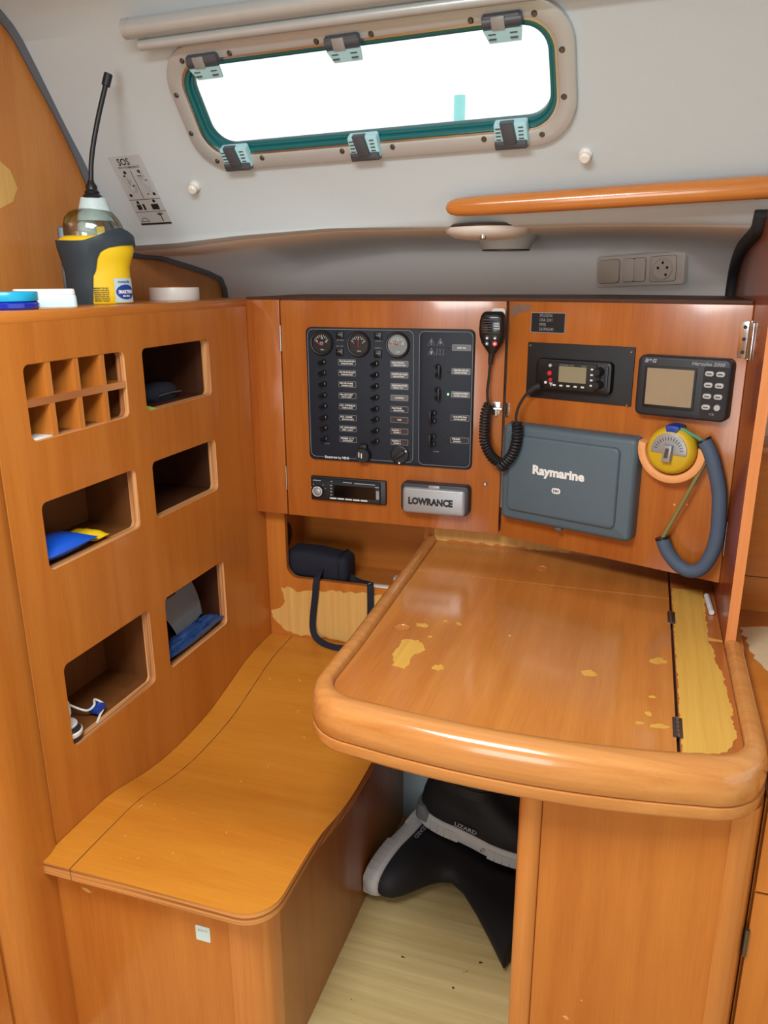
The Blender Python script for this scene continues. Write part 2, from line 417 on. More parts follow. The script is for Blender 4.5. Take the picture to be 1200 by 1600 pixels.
# ---- right divider panel
dv = [(1.302, .7285), (1.298, 1.0), (1.288, 1.15), (1.30, 1.25), (1.388, 1.325), (1.47, 1.398), (1.492, 1.378), (1.52, 1.373), (1.569, 1.368), (1.66, 1.36), (1.738, 1.347), (1.80, 1.325), (1.835, 1.29), (1.848, 1.22), (1.848, .69), (1.304, .69)]
dv[3:5] = [(1.29, 1.30), (1.31, 1.40), (1.42, 1.43)]
wr = struct('wall_right', plate(dv, .1675, .1835, 'x'), [REDW, PALEEDGE], label='wooden divider panel between chart table and galley')
two_mat(wr, lambda n: abs(n.x) < .5)
struct('trim_2', tube(smooth_path([(.161, y, z) for y, z in dv[6:-2]], 3), .0125, 10), BLKGASK, label='black rubber gasket along the divider edge')
# ---- near left locker side beyond the post
struct('wall_front', box(-.90, -.872, .15, .731, 0, 1.26), V[2], label='varnished locker side beyond the post')
# ---- back wall of the foot well
struct('wall_footwell', box(-.505, -.085, 1.60, 1.615, 0, .64), PAINT, label='blue grey painted wall of the foot well')

# ================================================================== WINDOW
setframe(LINERF)
wn = thing('window_1', (-.022, 0, -.118), 'long aluminium framed cabin window', '', kind='structure')
def offr(d): return rrect(-.370 + d, -.118 + d, .325 - d, .102 - d, .07 - d * .75, 9)
part('frame', plate(offr(0), .004, -.010, 'y', holes=[offr(.027)], bev=.004), ALU, wn)
part('inner_flange', plate(offr(.026), .02, -.0075, 'y', holes=[offr(.030)]), STEEL, wn)
part('gasket', plate(offr(.029), .016, -.004, 'y', holes=[offr(.036)], bev=.002), TEALG, wn)
part('gasket', plate(offr(.0355), .018, .002, 'y', holes=[offr(.041)], bev=.002), TEALG, wn)
part('pane', plate(offr(.034), .017, .010, 'y'), PANE, wn)
sb = None
for x, z in ((-.322, .079), (-.23, .081), (-.0735, .081), (.019, .081), (.176, .081), (.269, .079), (.306, .026), (.306, -.042), (.269, -.098), (.174, -.098), (.0145, -.098), (-.079, -.098), (-.237, -.098), (-.33, -.097), (-.361, -.042), (-.359, .026)):
    if sb is None:
        sb = part('screw', lathe([(0, -.0125), (.003, -.0125), (.0045, -.0105), (.005, -.0095)], 12, (x, 0, z), 'y', cap=False), DSTEEL, wn); s0 = (x, z)
    else: inst(sb, (x - s0[0], 0, z - s0[1]))
for x in (-.281, -.029, .222):                # hinges along the top
    h = part('hinge', plate(rrect(x - .029, .066, x + .029, .087, .004), -.004, -.020, 'y', bev=.004), DGREY, wn)
    part('hinge_leaf', loft([[(x - .027, -.021, .068), (x + .03, -.021, .068), (x + .03, -.017, .068), (x - .027, -.017, .068)], [(x - .02, -.016, .048), (x + .027, -.016, .048), (x + .027, -.012, .048), (x - .02, -.012, .048)]]), CYAN, h)
    part('hinge_pin', tube([(x - .028, -.014, .077), (x + .03, -.014, .077)], .0085, 10), DGREY, h)
    part('clip', box(x - .014, x + .006, -.0235, -.019, .068, .086, .001), SILV, h)
    sl = B()
    for dx in (-.02, .012):
        for dz in (.054, .061): box(x + dx, x + dx + .011, -.0205, -.0145, dz, dz + .0016, bm=sl)
    part('slots', sl, DGREY, h)
for x in (-.286, -.034, .2205):               # latches along the bottom
    h = part('latch', plate(rrect(x - .027, -.111, x + .027, -.071, .004), -.004, -.019, 'y', bev=.003), CYAN, wn)
    part('latch_base', plate(rrect(x - .028, -.114, x + .026, -.099, .003), -.004, -.0215, 'y', bev=.003), DGREY, h)
    part('latch_lever', plate([(x - .012, -.103), (x + .010, -.103), (x + .006, -.069), (x - .016, -.069)], -.012, -.026, 'y', bev=.004), DGREY, h)
    sl = B()
    for dx in (-.024, .013):
        for k in range(4): box(x + dx, x + dx + .008, -.0205, -.015, -.079 - k * .006, -.0775 - k * .006, bm=sl)
    part('slots', sl, DGREY, h)
setframe()
# something turquoise standing outside
tp = part('mooring_post', tube([(-.722, 3.1, 0), (-.722, 3.1, 1.935)], .021, 10), TURQPOST, None, base=(-.722, 3.1, 0)); tag(tp, 'turquoise post standing outside beyond the window', 'post')

# ================================================================== LINER FITTINGS
# roller blind tubes
rb = thing('roller_blind', (-.6, 1.25, 1.68), 'silver roller blind rolled up above the cabin window', 'blind')
d1 = Vector((.4037, -.0094, .0041)) / .4037
a0 = Vector((-.8473, 1.2482, 1.6916)); a1 = a0 + d1 * 1.05
BLINDM = plain('blind_silver', S(182, 188, 188), .3, metal=.3)
part('roller_tube', tube([a0, a1], .0145, 20), BLINDM, rb)
e = part('end_cap', tube([a0 - d1 * .006, a0 + d1 * .006], .0155, 20), ALU, rb)
part('end_hole', tube([a0 - d1 * .0075, a0 - d1 * .005], .0045, 10), BLACK, e)
b0 = Vector((-.838, 1.2655, 1.671)); part('bottom_bar', tube([b0, b0 + d1 * 1.03], .0088, 16), BLINDM, rb)
part('blind_cloth', loft([[a0 + d1 * .03 + Vector((0, .006, -.012)), a0 + d1 * 1.0 + Vector((0, .006, -.012))], [b0 + d1 * .02 + Vector((0, .003, .007)), b0 + d1 * .99 + Vector((0, .003, .007))]], closed=False), LINER, rb)
# two white studs
for p, lab in (((-.8591, 1.4439, 1.4735), 'small white curtain stud beside the emergency sticker'), ((-.1192, 1.4189, 1.4917), 'small white curtain stud above the wooden handrail')):
    s, t = (Vector(p) - WC).dot(E1), (Vector(p) - WC).dot(UPW)
    setframe(LINERF)
    k = part('curtain_stud', lathe([(.0105, 0), (.0105, -.004), (.0065, -.006), (.0065, -.010), (.009, -.012), (.009, -.016), (.006, -.019), (0, -.019)], 18, (s, 0, t), 'y', cap=False), OFFW, None, base=(s, 0, t))
    tag(k, lab, 'stud'); setframe()
# emergency sticker
setframe(LINERF)
st = thing('emergency_sticker', (-.534, 0, -.225), 'grey emergency instruction sticker headed SOS on the white liner', 'sticker')
part('sheet', plate(rrect(-.571, -.2245, -.496, -.0755, .001), 0, -.0008, 'y'), STICK, st)
lt = text('SOS', -.5545, -.094, .0135, -.001, .027, .02); text('ONLY IN EMERGENCY', -.559, -.101, .0045, -.001, .05, .015, bm=lt)
part('lettering', lt, DARKPR, st)
g = B()
for x, z in ((-.549, -.109), (-.516, -.1085), (-.5605, -.157), (-.505, -.1565), (-.553, -.173), (-.514, -.1715)): lathe([(0, -.0011), (.0035, -.0011)], 12, (x, 0, z), 'y', cap=False, bm=g)
for x0, x1, z0, z1 in ((-.5345, -.5335, -.165, -.105), (-.5705, -.4965, -.1675, -.1665), (-.5705, -.4965, -.1945, -.1937), (-.559, -.549, -.189, -.178), (-.545, -.540, -.19, -.177), (-.525, -.508, -.19, -.178), (-.5705, -.4965, -.2235, -.2195), (-.556, -.552, -.118, -.114), (-.545, -.542, -.139, -.135), (-.524, -.515, -.1185, -.1165), (-.511, -.507, -.128, -.126), (-.521, -.517, -.157, -.155), (-.5145, -.5125, -.217, -.199), (-.567, -.545, -.2165, -.2155)):
    box(x0, x1, -.0011, -.0008, z0, z1, bm=g)
for a in (30, 60, 90, 120, 150): tube([(-.5135, -.001, -.203), (-.5135 + .009 * math.cos(R(a)), -.001, -.203 + .007 * math.sin(R(a)))], .0007, 4, bm=g)
tube([(-.556 + .008 * math.cos(R(a)), -.001, -.2155 + .008 * math.sin(R(a))) for a in range(0, 181, 30)], .0005, 4, bm=g)
part('drawings', g, DARKPR, st)
g = B(); rnd = random.Random(3)
for cx, cz in ((-.552, -.125), (-.518, -.117), (-.547, -.145), (-.512, -.14)):
    for k in range(4):
        q = [(cx + rnd.uniform(-.011, .011), -.001, cz + rnd.uniform(-.011, .011)) for _ in range(3)]; tube(smooth_path(q, 4), .0004, 4, bm=g)
part('drawings', g, DIMW, st)
setframe()
# wooden handrail
hr = thing('handrail', (-.1, 1.43, 1.40), 'varnished wooden handrail along the lower edge of the white liner', 'handrail')
ha = Vector((-.3558, 1.4395, 1.4175)); hd = (Vector((.1589, 1.4212, 1.4314)) - ha).normalized()
ps = [ha + hd * t for t in (0, .003, .008, .018, .035, .06, .3, .6, 1.2)]
rs = [.003, .008, .0115, .014, .0155, .0165, .0172, .0175, .0175]
part('rail', tube(ps, rs, 16), SOLID[0], hr)
for t in (.05, .45, .85):
    c = ha + hd * t; part('standoff', tube([c, c + Vector((0, .04, -.004))], .0085, 12), SOLID[0], hr)
# lamp below the side deck
lm = thing('dome_lamp', (-.305, 1.545, 1.39), 'flat white dome lamp under the side deck below the handrail', 'lamp')
part('lens', lathe([(.079, 1.393), (.080, 1.388), (.076, 1.380), (.060, 1.3715), (.03, 1.368), (0, 1.367)], 40, (-.305, 1.556, 0), cap=False), OFFW, lm)
part('base_ring', lathe([(.082, 1.394), (.083, 1.391), (.081, 1.389)], 40, (-.305, 1.556, 0)), DSTEEL, lm)
part('knob', lathe([(.006, 1.369), (.006, 1.362), (.004, 1.360), (0, 1.360)], 14, (-.30, 1.497, .006), cap=False), STEEL, lm)
bo = thing('deck_boss', (-.30, 1.74, 1.355), 'moulded white boss under the side deck behind the dome lamp', 'boss')
part('cone', lathe([(.075, 1.392), (.066, 1.384), (.056, 1.368), (.050, 1.356), (0, 1.355)], 32, (-.30, 1.75, 0), cap=False), LINER, bo)
part('rim', lathe([(.047, 1.3562), (.051, 1.3555), (.050, 1.3535), (.046, 1.3535)], 32, (-.30, 1.75, 0)), DSTEEL, bo)
# switch and socket plate on the hull side
ang = -math.atan2(.0945, .19)
setframe(Matrix.Translation((-.1200, 1.966, 1.275)) @ Matrix.Rotation(ang, 4, 'Z') @ Matrix.Rotation(R(-2.2), 4, 'Y'))
sk = thing('switch_plate', (.105, 0, 0), 'white triple plate with switches and round socket on the hull side', 'socket plate')
part('frame', plate(rrect(0, 0, .211, .068, .006), .006, -.007, 'y', bev=.003), OFFW, sk)
CREAM = plain('cream_plastic', S(214, 204, 190), .4)
part('switch', plate(rrect(.007, .009, .060, .060, .007), -.004, -.0115, 'y', bev=.002), CREAM, sk)
part('rocker', plate(rrect(.069, .010, .0955, .060, .004), -.004, -.0110, 'y', bev=.002), OFFW, sk)
part('rocker', plate(rrect(.0965, .010, .123, .060, .004), -.004, -.0125, 'y', bev=.002), OFFW, sk)
so = part('socket', plate(rrect(.134, .008, .193, .061, .006), -.004, -.009, 'y', bev=.001), OFFW, sk)
part('socket_ring', lathe([(.0235, -.010), (.0225, -.0125), (.0205, -.0125), (.0195, -.0095), (0, -.0095)], 28, (.1635, 0, .0345), 'y', cap=False), OFFW, so)
hl = B()
for dx, dz in ((-.0105, .002), (.0105, .002), (0, .0125), (.008, -.013)): lathe([(0, -.0101), (.003, -.0101)], 12, (.1635 + dx, 0, .0345 + dz), 'y', cap=False, bm=hl)
part('pin_holes', hl, BLACK, so)
ol = B()
for a, b, r in (((.0062, .0082), (.0608, .0608), .0075), ((.0682, .0092), (.1238, .0608), .0055), ((.1332, .0072), (.1938, .0618), .0065)):
    plate(rrect(*a, *b, r), -.0066, -.0074, 'y', bm=ol)
part('shadow_gap', ol, DGREY, sk)
setframe()

# ================================================================== STORAGE LOCKER (left)
XL = -.865
lk = thing('storage_locker', (-.97, 1.27, .0), 'tall wooden locker wall with cut out pigeonholes along the seat', 'cabinet')
rows = [(1.0655, 1.179), (.858, .968), (.5375, .690)]; cols = [(.9365, 1.176), (1.2305, 1.4625)]
holes = [rrect(c[0], r[0], c[1], r[1], .011) for r in rows for c in cols]
fp = part('face_panel', plate([(.8675, .30), (1.70, .30), (1.70, 1.2545), (.8675, 1.2545)], XL - .018, XL, 'x', holes=holes, bev=.0012, seg=1), [V[2], PLY], lk)
for p_ in fp.data.polygons: p_.material_index = 1 if abs(p_.normal.x) < .75 and .9 - 1.27 < p_.center.y < 1.6 - 1.27 else 0
part('top_board', box(-1.10, XL + .001, .8675, 1.70, 1.239, 1.2565, .003), V[1], lk)
part('locker_base', box(-1.09, XL - .02, .87, 1.69, .28, .30), V[2], lk)
for ri_, r in enumerate(rows):
    for ci, c in enumerate(cols):
        if ri_ == 0 and ci == 0: continue
        y0, y1, z0, z1 = c[0] - .012, c[1] + .012, r[0] - .001, r[1] + .02
        g = B(); x0, x1 = (-1.085 if ci else -.990), XL - .0182
        box(x0 - .006, x0, y0, y1, z0, z1, bm=g); box(x0, x1, y0 - .006, y0, z0, z1, bm=g); box(x0, x1, y1, y1 + .006, z0, z1, bm=g)
        box(x0, x1, y0, y1, z0 - .006, z0, bm=g); box(x0, x1, y0, y1, z1, z1 + .006, bm=g)
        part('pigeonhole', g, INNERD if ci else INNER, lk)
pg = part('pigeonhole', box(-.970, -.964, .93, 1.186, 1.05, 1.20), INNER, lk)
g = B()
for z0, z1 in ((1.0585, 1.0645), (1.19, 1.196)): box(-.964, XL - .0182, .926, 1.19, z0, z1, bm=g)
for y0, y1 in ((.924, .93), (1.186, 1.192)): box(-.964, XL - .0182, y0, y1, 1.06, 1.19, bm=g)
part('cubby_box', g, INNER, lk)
sh = part('shelf', box(-.964, XL - .001, .9365, 1.177, 1.1165, 1.128), [V[1], PLY], lk); two_mat(sh, lambda n: n.x > .5)
for y in (.9885, 1.0525, 1.118):
    for z0, z1 in ((1.128, 1.1795), (1.065, 1.1165)):
        dvd = part('divider', box(-.964, XL - .001, y - .0058, y + .0058, z0, z1), [V[2], SOLID[2]], lk, smooth=0); two_mat(dvd, lambda n: n.x > .5)
part('worn_patch', plate(blob(.985, .575, .035, .045, 26, .2, 5), -.990, -.9895, 'x'), BARE, lk)
# rounded post closing the locker towards the cabin
ps_ = [(-1.09, .8665), (-.8655, .8665), (-.8635, .8645), (-.858, .845), (-.8575, .82), (-.8515, .79), (-.856, .762), (-.866, .742), (-.882, .7335), (-1.09, .7335)]
po = part('locker_post', plate(ps_, 0, 1.257, 'z'), V[2], None, smooth=60, base=(-.89, .8, 0)); tag(po, 'rounded varnished wooden post at the near end of the locker wall', 'post')

# ================================================================== INSTRUMENT CABINET
ic = thing('instrument_cabinet', (-.35, 1.70, .755), 'wooden instrument cabinet with two front doors above the chart table', 'cabinet')
part('filler_panel', box(-.8645, -.7835, DY, DY + .018, .757, 1.2545, .0012), DOORW, ic)
dl = part('door', box(-.7805, -.2745, DY, DY + .018, .756, 1.2535, .0015), DOORW, ic)
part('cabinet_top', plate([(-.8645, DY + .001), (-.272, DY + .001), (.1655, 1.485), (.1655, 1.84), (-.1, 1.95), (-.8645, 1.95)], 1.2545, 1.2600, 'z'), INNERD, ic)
part('cabinet_back', box(-.8645, -.28, DY + .04, DY + .05, .757, 1.25), REDW, ic)
part('cabinet_floor', plate([(-.8645, DY + .02), (-.272, DY + .02), (.1655, 1.505), (.1655, 1.80), (-.8645, 1.80)], .758, .770, 'z'), REDW, ic)
for z0, z1 in ((1.142, 1.199), (.818, .876)):
    part('hinge', tube([(-.782, DY - .0015, z0), (-.782, DY - .0015, z1)], .0022, 8), STEEL, dl)
ltch = part('latch_plate', box(-.297, -.279, DY - .003, DY, 1.021, 1.048, .0008), STEEL, dl)
part('latch_bolt', tube([(-.294, DY - .006, 1.034), (-.276, DY - .006, 1.034)], .0035, 8), STEEL, dl)
part('latch_tab', box(-.289, -.2855, DY - .009, DY - .003, 1.020, 1.033, .001), OFFW, dl)
part('screw', lathe([(0, DY - .002), (.003, DY - .002), (.005, DY)], 12, (-.3068, 0, .868), 'y', cap=False), STEEL, dl)
# right door stands at an angle
RD = Matrix.Translation((-.27077, DY, 0)) @ Matrix.Rotation(R(-20.03), 4, 'Z')
def rdw(s, y, z): return RD @ Vector((s, y, z))
def rpart(name, bm, mat, parent, **k):
    bmesh.ops.transform(bm, matrix=RD, verts=bm.verts); return part(name, bm, mat, parent, **k)
dr = rpart('door', box(.0015, .4655, 0, .018, .754, 1.2535, .0015), DOORW, ic)
hg = rpart('hinge', box(.4485, .4665, -.0025, 0, 1.166, 1.226, .0006), STEEL, dr)
hs = B()
for z in (1.175, 1.197, 1.217): lathe([(0, -.0031), (.0032, -.0031)], 10, (.457, 0, z), 'y', cap=False, bm=hs)
rpart('hinge_screws', hs, BLACK, dr)
rpart('hinge_pin', tube([(.4668, -.004, 1.164), (.4668, -.004, 1.228)], .004, 10), STEEL, dr)
part('hinge_leaf', box(.1645, .1672, 1.43, 1.466, 1.166, 1.226, .0005), STEEL, dr)
rpart('hinge_pin', tube([(.468, -.003, .811), (.468, -.003, .875)], .0035, 10), STEEL, dr)
rpart('latch_plate', box(.003, .013, -.003, 0, 1.018, 1.048, .0008), STEEL, dr)
ss = B()
for z in (1.0225, 1.043): lathe([(0, -.0042), (.0022, -.0042), (.003, -.003)], 10, (.008, 0, z), 'y', cap=False, bm=ss)
rpart('latch_screws', ss, STEEL, dr)
rpart('stain', plate(jagged([(.006, 1.245), (.03, 1.249), (.055, 1.246), (.04, 1.232), (.018, 1.226), (.008, 1.222)], .006, .003), 0, -.0003, 'y'), SMOKE, dr)
ff = B()
for s, z in ((.37, .889), (.393, .893)): lathe([(0, -.0004), (.0022, -.0004)], 8, (s, 0, z), 'y', cap=False, bm=ff)
rpart('filled_holes', ff, BARE, dr)

# ================================================================== ELECTRICAL PANEL
LD = Matrix.Translation((0, DY, 0)); setframe(LD)
ep = thing('electrical_panel', (-.5275, 0, .8984), 'dark slate electrical switch panel with three round gauges on the left door', 'switch panel')
part('panel', plate(rrect(-.7185, .8984, -.337, 1.1965, .012), 0, -.006, 'y', bev=.002), EPANEL, ep)
part('raised_panel', plate(rrect(-.454, .9015, -.3385, 1.1935, .010), -.005, -.008, 'y', bev=.001), EPANEL, ep)
def outline_tube(pts, y, r, bm): 
    P = [(a, y, b) for a, b in pts]; return tube(P + [P[0]], r, 4, bm=bm)
ol = outline_tube(rrect(-.7135, .906, -.4695, 1.1925, .012), -.0062, .0005, B()); outline_tube(rrect(-.4555, .904, -.3405, 1.1915, .011), -.0082, .0005, ol)
part('outline', ol, DIMW, ep)
YP = -.006
for i, (gx, gz) in enumerate(((-.679, 1.1634), (-.5927, 1.162), (-.504, 1.162))):
    gg = part('gauge', lathe([(.0272, YP), (.0272, YP - .005), (.0255, YP - .007), (.0225, YP - .0065), (.0215, YP - .003)], 36, (gx, 0, gz), 'y', cap=False), BLACK, ep)
    part('dial', lathe([(.0218, YP - .0035), (0, YP - .0035)], 32, (gx, 0, gz), 'y', cap=False), (GAUGEF, GAUGEF, GAUGEL)[i], gg)
    tk = B()
    for k in range(9):
        a = R(155 - k * 130 / 8); c, s = math.cos(a), math.sin(a); r0 = .0125 if k % 2 == 0 else .0145
        tube([(gx + c * r0, YP - .0042, gz + s * r0 * .95), (gx + c * .0178, YP - .0042, gz + s * .0178 * .95)], .0006, 4, bm=tk)
    for k, (dx, dz, t_) in enumerate(((-.0115, .001, '8' if i != 1 else '-'), (-.0015, .0085, '12' if i == 0 else ('10' if i == 2 else '0')), (.0085, .001, '16' if i != 1 else '+'))): text(t_, gx + dx, gz + dz, .0036, YP - .0042, bold=.02, bm=tk)
    text('VDO', gx - .003, gz - .016, .0028, YP - .0042, bm=tk)
    if i == 0: outline_tube(rrect(gx - .0035, gz - .003, gx + .0035, gz + .001, .0008), YP - .0042, .0004, tk)
    part('dial_marks', tk, WHITE, gg)
    e_ = ((-.0165, .004), (0, .011), (-.0175, .005))[i]
    part('needle', tube([(gx + .002 * (i != 1), YP - .005, gz - .0065 * (i != 2)), (gx + e_[0], YP - .005, gz + e_[1])], .0007, 5), RED, gg)
for i, (x, z, t_) in enumerate(((-.636, 1.181, 'TEST'), (-.637, 1.1448, 'ON'), (-.5477, 1.1806, 'FUEL'), (-.549, 1.1428, 'WATER'))):
    rk = part('rocker_switch', plate(rrect(x - .0085, z - .008, x + .0085, z + .008, .001), YP, YP - .005, 'y', bev=.001), BLACK, ep)
    lt = text(t_, x - .0045, z - .001, .0026, YP - .0054, .009)
    zz = z - .0125 if i % 2 == 0 else z + .0105
    text(('BATTERIES', 'DC 12V', 'TANK 1', 'TANK 2')[i], x - .008, zz, .0028, YP - .0005, .016, bm=lt)
    part('lettering', lt, DIMW, rk)
LT = [('FEUX DE NAVIGATION', 'NAVIGATION LIGHTS'), ('FEU DE MOUILLAGE', 'ANCHOR LIGHT'), ('FEU DE HUNE', 'STEAMING LIGHT'), ('FEU DE PONT', 'DECK LIGHT'), ('ECL. INTERIEUR', 'CABIN LIGHT'), ('ECL. CARRE', 'SALOON LIGHT'), ('ECL. INSTRUMENTS', 'INST. LIGHT'), ('PRISES 12 V', '12V SOCKET')]
RT = [('GROUPE EAU', 'PRESSURE PUMP'), ('POMPE DE CALE', 'BILGE PUMP'), ('REFRIGERATEUR', 'FRIGO 12V'), ('COMPAS', ''), ('PILOTAGE', 'NAVIGATION'), ('VHF', ''), ('RADIO 1', 'SPARE 1'), ('RADIO 2', 'SPARE 2')]
lz = [1.1219, 1.0981, 1.0737, 1.0485, 1.0242, .9986, .9743, .9494]; rz = [1.1218, 1.0975, 1.0731, 1.0485, 1.0236, 1.0001, .9748, .9504]
PLGREY = plain('label_grey', S(96, 100, 102), .4, metal=.4); PLBRN = plain('label_brown', S(52, 34, 30), .4)
tg0 = None
for side, zs, bx, l0, l1, TX in ((0, lz, -.676, -.6413, -.6010, LT), (1, rz, -.553, -.5200, -.4805, RT)):
    for k, z in enumerate(zs):
        if tg0 is None:
            tb = lathe([(.0062, YP), (.006, YP - .004), (.0045, YP - .0055), (0, YP - .0055)], 14, (bx, 0, z), 'y', cap=False)
            tube([(bx, YP - .004, z), (bx - .004, YP - .011, z - .001), (bx - .0075, YP - .017, z - .001)], [.0042, .0036, .0030], 10, bm=tb)
            tg0 = part('breaker', tb, BLACK, ep); part('mark', box(bx + .0022, bx + .0032, YP - .0068, YP - .0052, z - .0018, z + .0022), WHITE, tg0)
            part('lamp_hole', lathe([(0, YP - .0003), (.0016, YP - .0003)], 8, (bx + .0165, 0, z), 'y', cap=False), BLACK, tg0); part('lamp_hole', lathe([(0, YP - .0003), (.0013, YP - .0003)], 8, (bx - .02, 0, z), 'y', cap=False), BLACK, tg0)
            t0 = (bx, z)
        else: inst(tg0, (bx - t0[0], 0, z - t0[1]))
        pm = BLACK if side == 0 else (PLGREY if k < 4 else (BLACK if k == 4 else PLBRN))
        lp = part('label_plate', plate(rrect(l0, z - .0058, l1, z + .0062, .0012), YP, YP - .0008, 'y'), pm, ep)
        a, b_ = TX[k]; W = l1 - l0
        if b_: lt = text(a, l0 + .0025, z + .0008, .0034, YP - .0011, min(W - .005, .0028 * len(a)), .02); text(b_, l0 + .006, z - .0042, .0030, YP - .0011, min(W - .012, .0024 * len(b_)), .02, bm=lt)
        else: lt = text(a, l0 + W / 2, z - .0016, .0036, YP - .0011, None, .02, 'CENTER')
        part('lettering', lt, WHITE, lp)
        part('label_border', outline_tube(rrect(l0, z - .0058, l1, z + .0062, .0012), YP - .0009, .00045, B()), DIMW, lp)
YR = -.008
MT = [('220V AC', ''), ('ARRIVEE 220V AC', 'SHORE POWER'), ('CHARGEUR BATTERIES', 'BATTERY CHARGER'), ('CHAUFFE EAU', 'WATER HEATER'), ('PRISES', 'SOCKETS')]
for k, z in enumerate((1.1590, 1.1100, 1.0613, 1.0113, .9628)):
    l0, l1 = -.3840, -.3442
    lp = part('label_plate', plate(rrect(l0, z - .0058, l1, z + .0062, .0012), YR, YR - .0008, 'y'), PLGREY if k < 3 else BLACK, ep)
    a, b_ = MT[k]
    if b_: lt = text(a, l0 + .004, z + .0008, .0034, YR - .0011, min(.032, .0028 * len(a)), .02); text(b_, l0 + .006, z - .0042, .003, YR - .0011, min(.028, .0024 * len(b_)), .02, bm=lt)
    else: lt = text(a, (l0 + l1) / 2, z - .0016, .0036, YR - .0011, None, .02, 'CENTER')
    part('lettering', lt, WHITE, lp); part('label_border', outline_tube(rrect(l0, z - .0058, l1, z + .0062, .0012), YR - .0009, .00045, B()), DIMW, lp)
    part('indicator', lathe([(.0022, YR), (.0022, YR - .002), (0, YR - .0026)], 10, (-.3912, 0, z), 'y', cap=False), GREENLED if k == 2 else BLACK, ep)
for k, (x, z) in enumerate(((-.4113, 1.1101), (-.4115, 1.0614), (-.4176, 1.0117), (-.4179, .9608))):
    tb = B()
    for dz in (.0085, -.0085):
        lathe([(.0062, YR), (.006, YR - .004), (.0045, YR - .0055), (0, YR - .0055)], 14, (x - .004, 0, z + dz), 'y', cap=False, bm=tb)
        sg = 1 if k < 2 else -1
        tube([(x - .004, YR - .004, z + dz), (x - .004 + sg * .006, YR - .012, z + dz)], [.0042, .003], 8, bm=tb)
    xx = x - .004 + (.006 if k < 2 else -.006)
    box(xx - .0025, xx + .0025, YR - .016, YR - .009, z - .013, z + .013, .001, bm=tb)
    bk = part('double_breaker', tb, BLACK, ep)
    mk = box(x - .0022, x - .0012, YR - .0068, YR - .0052, z + .0065, z + .0105); box(x - .0022, x - .0012, YR - .0068, YR - .0052, z - .0105, z - .0065, bm=mk)
    part('mark', mk, WHITE, bk)
wm = B()
for i, (x, z) in enumerate(((-.4293, 1.1682), (-.4098, 1.1686), (-.429, 1.1486))):
    P = [(x, z + .0085), (x - .0075, z - .006), (x + .0075, z - .006)]; outline_tube(P, YR - .0003, .0005, wm)
    if i == 0: box(x - .0008, x + .0008, YR - .0006, YR, z - .001, z + .0045, bm=wm); box(x - .0008, x + .0008, YR - .0006, YR, z - .004, z - .0025, bm=wm)
    if i == 1: plate([(x + .001, z + .005), (x - .003, z - .001), (x, z - .001), (x - .002, z - .0055), (x + .003, z + .0008), (x + .0003, z + .0008)], YR, YR - .0006, 'y', bm=wm)
    if i == 2: plate(blob(x, z - .001, .0022, .0038, 10, .1), YR, YR - .0006, 'y', bm=wm)
x, z = -.4102, 1.149
outline_tube([(x, z - .005), (x, z + .0055), (x - .0065, z + .007), (x - .0075, z - .006)], YR - .0003, .0005, wm); outline_tube([(x, z - .005), (x, z + .0055), (x + .0065, z + .007), (x + .0075, z - .006)], YR - .0003, .0005, wm)
part('warning_symbols', wm, DIMW, ep)
lt = text('linatron', -.6795, .9035, .0058, YP - .0004, .030, .02); text('by', -.6465, .9035, .005, YP - .0004, .007, .015, bm=lt); text('VDO', -.637, .9035, .0052, YP - .0004, .0175, .03, bm=lt)
part('lettering', lt, WHITE, ep)
lt = text('DC POWER', -.679, .936, .0022, YP - .0004, .012); text('AC POWER', -.4225, .934, .0022, YR - .0004, .013, bm=lt); part('lettering', lt, DIMW, ep)
sk2 = part('socket_cap', lathe([(.0175, YP), (.0175, YP - .012), (.0155, YP - .016), (0, YP - .016)], 24, (-.5833, 0, .9175), 'y', cap=False, bm=box(-.592, -.5745, YP - .012, YP, .930, .942, .002)), RUBBER, ep)
mk = box(-.5915, -.5895, YP - .0175, YP - .0155, .914, .925); box(-.5855, -.5835, YP - .0175, YP - .0155, .912, .923, bm=mk); part('mark', mk, WHITE, sk2)
kb = part('selector_knob', lathe([(.0215, YP), (.021, YP - .004), (.0175, YP - .006), (.017, YP - .006), (0, YP - .006)], 28, (-.4992, 0, .9225), 'y', cap=False), RUBBER, ep)
kk = box(-.0035, .0035, YP - .017, YP - .005, -.016, .016, .0015); bmesh.ops.rotate(kk, verts=kk.verts, cent=(0, 0, 0), matrix=Matrix.Rotation(R(55), 3, 'Y')); bmesh.ops.translate(kk, verts=kk.verts, vec=(-.4992, 0, .9225)); part('grip', kk, RUBBER, kb)
mk = lathe([(0, YP - .0065), (.0022, YP - .0065)], 8, (-.484, 0, .932), 'y', cap=False); lathe([(0, YP - .0065), (.0022, YP - .0065)], 8, (-.499, 0, .9045), 'y', cap=False, bm=mk); part('mark', mk, WHITE, kb)

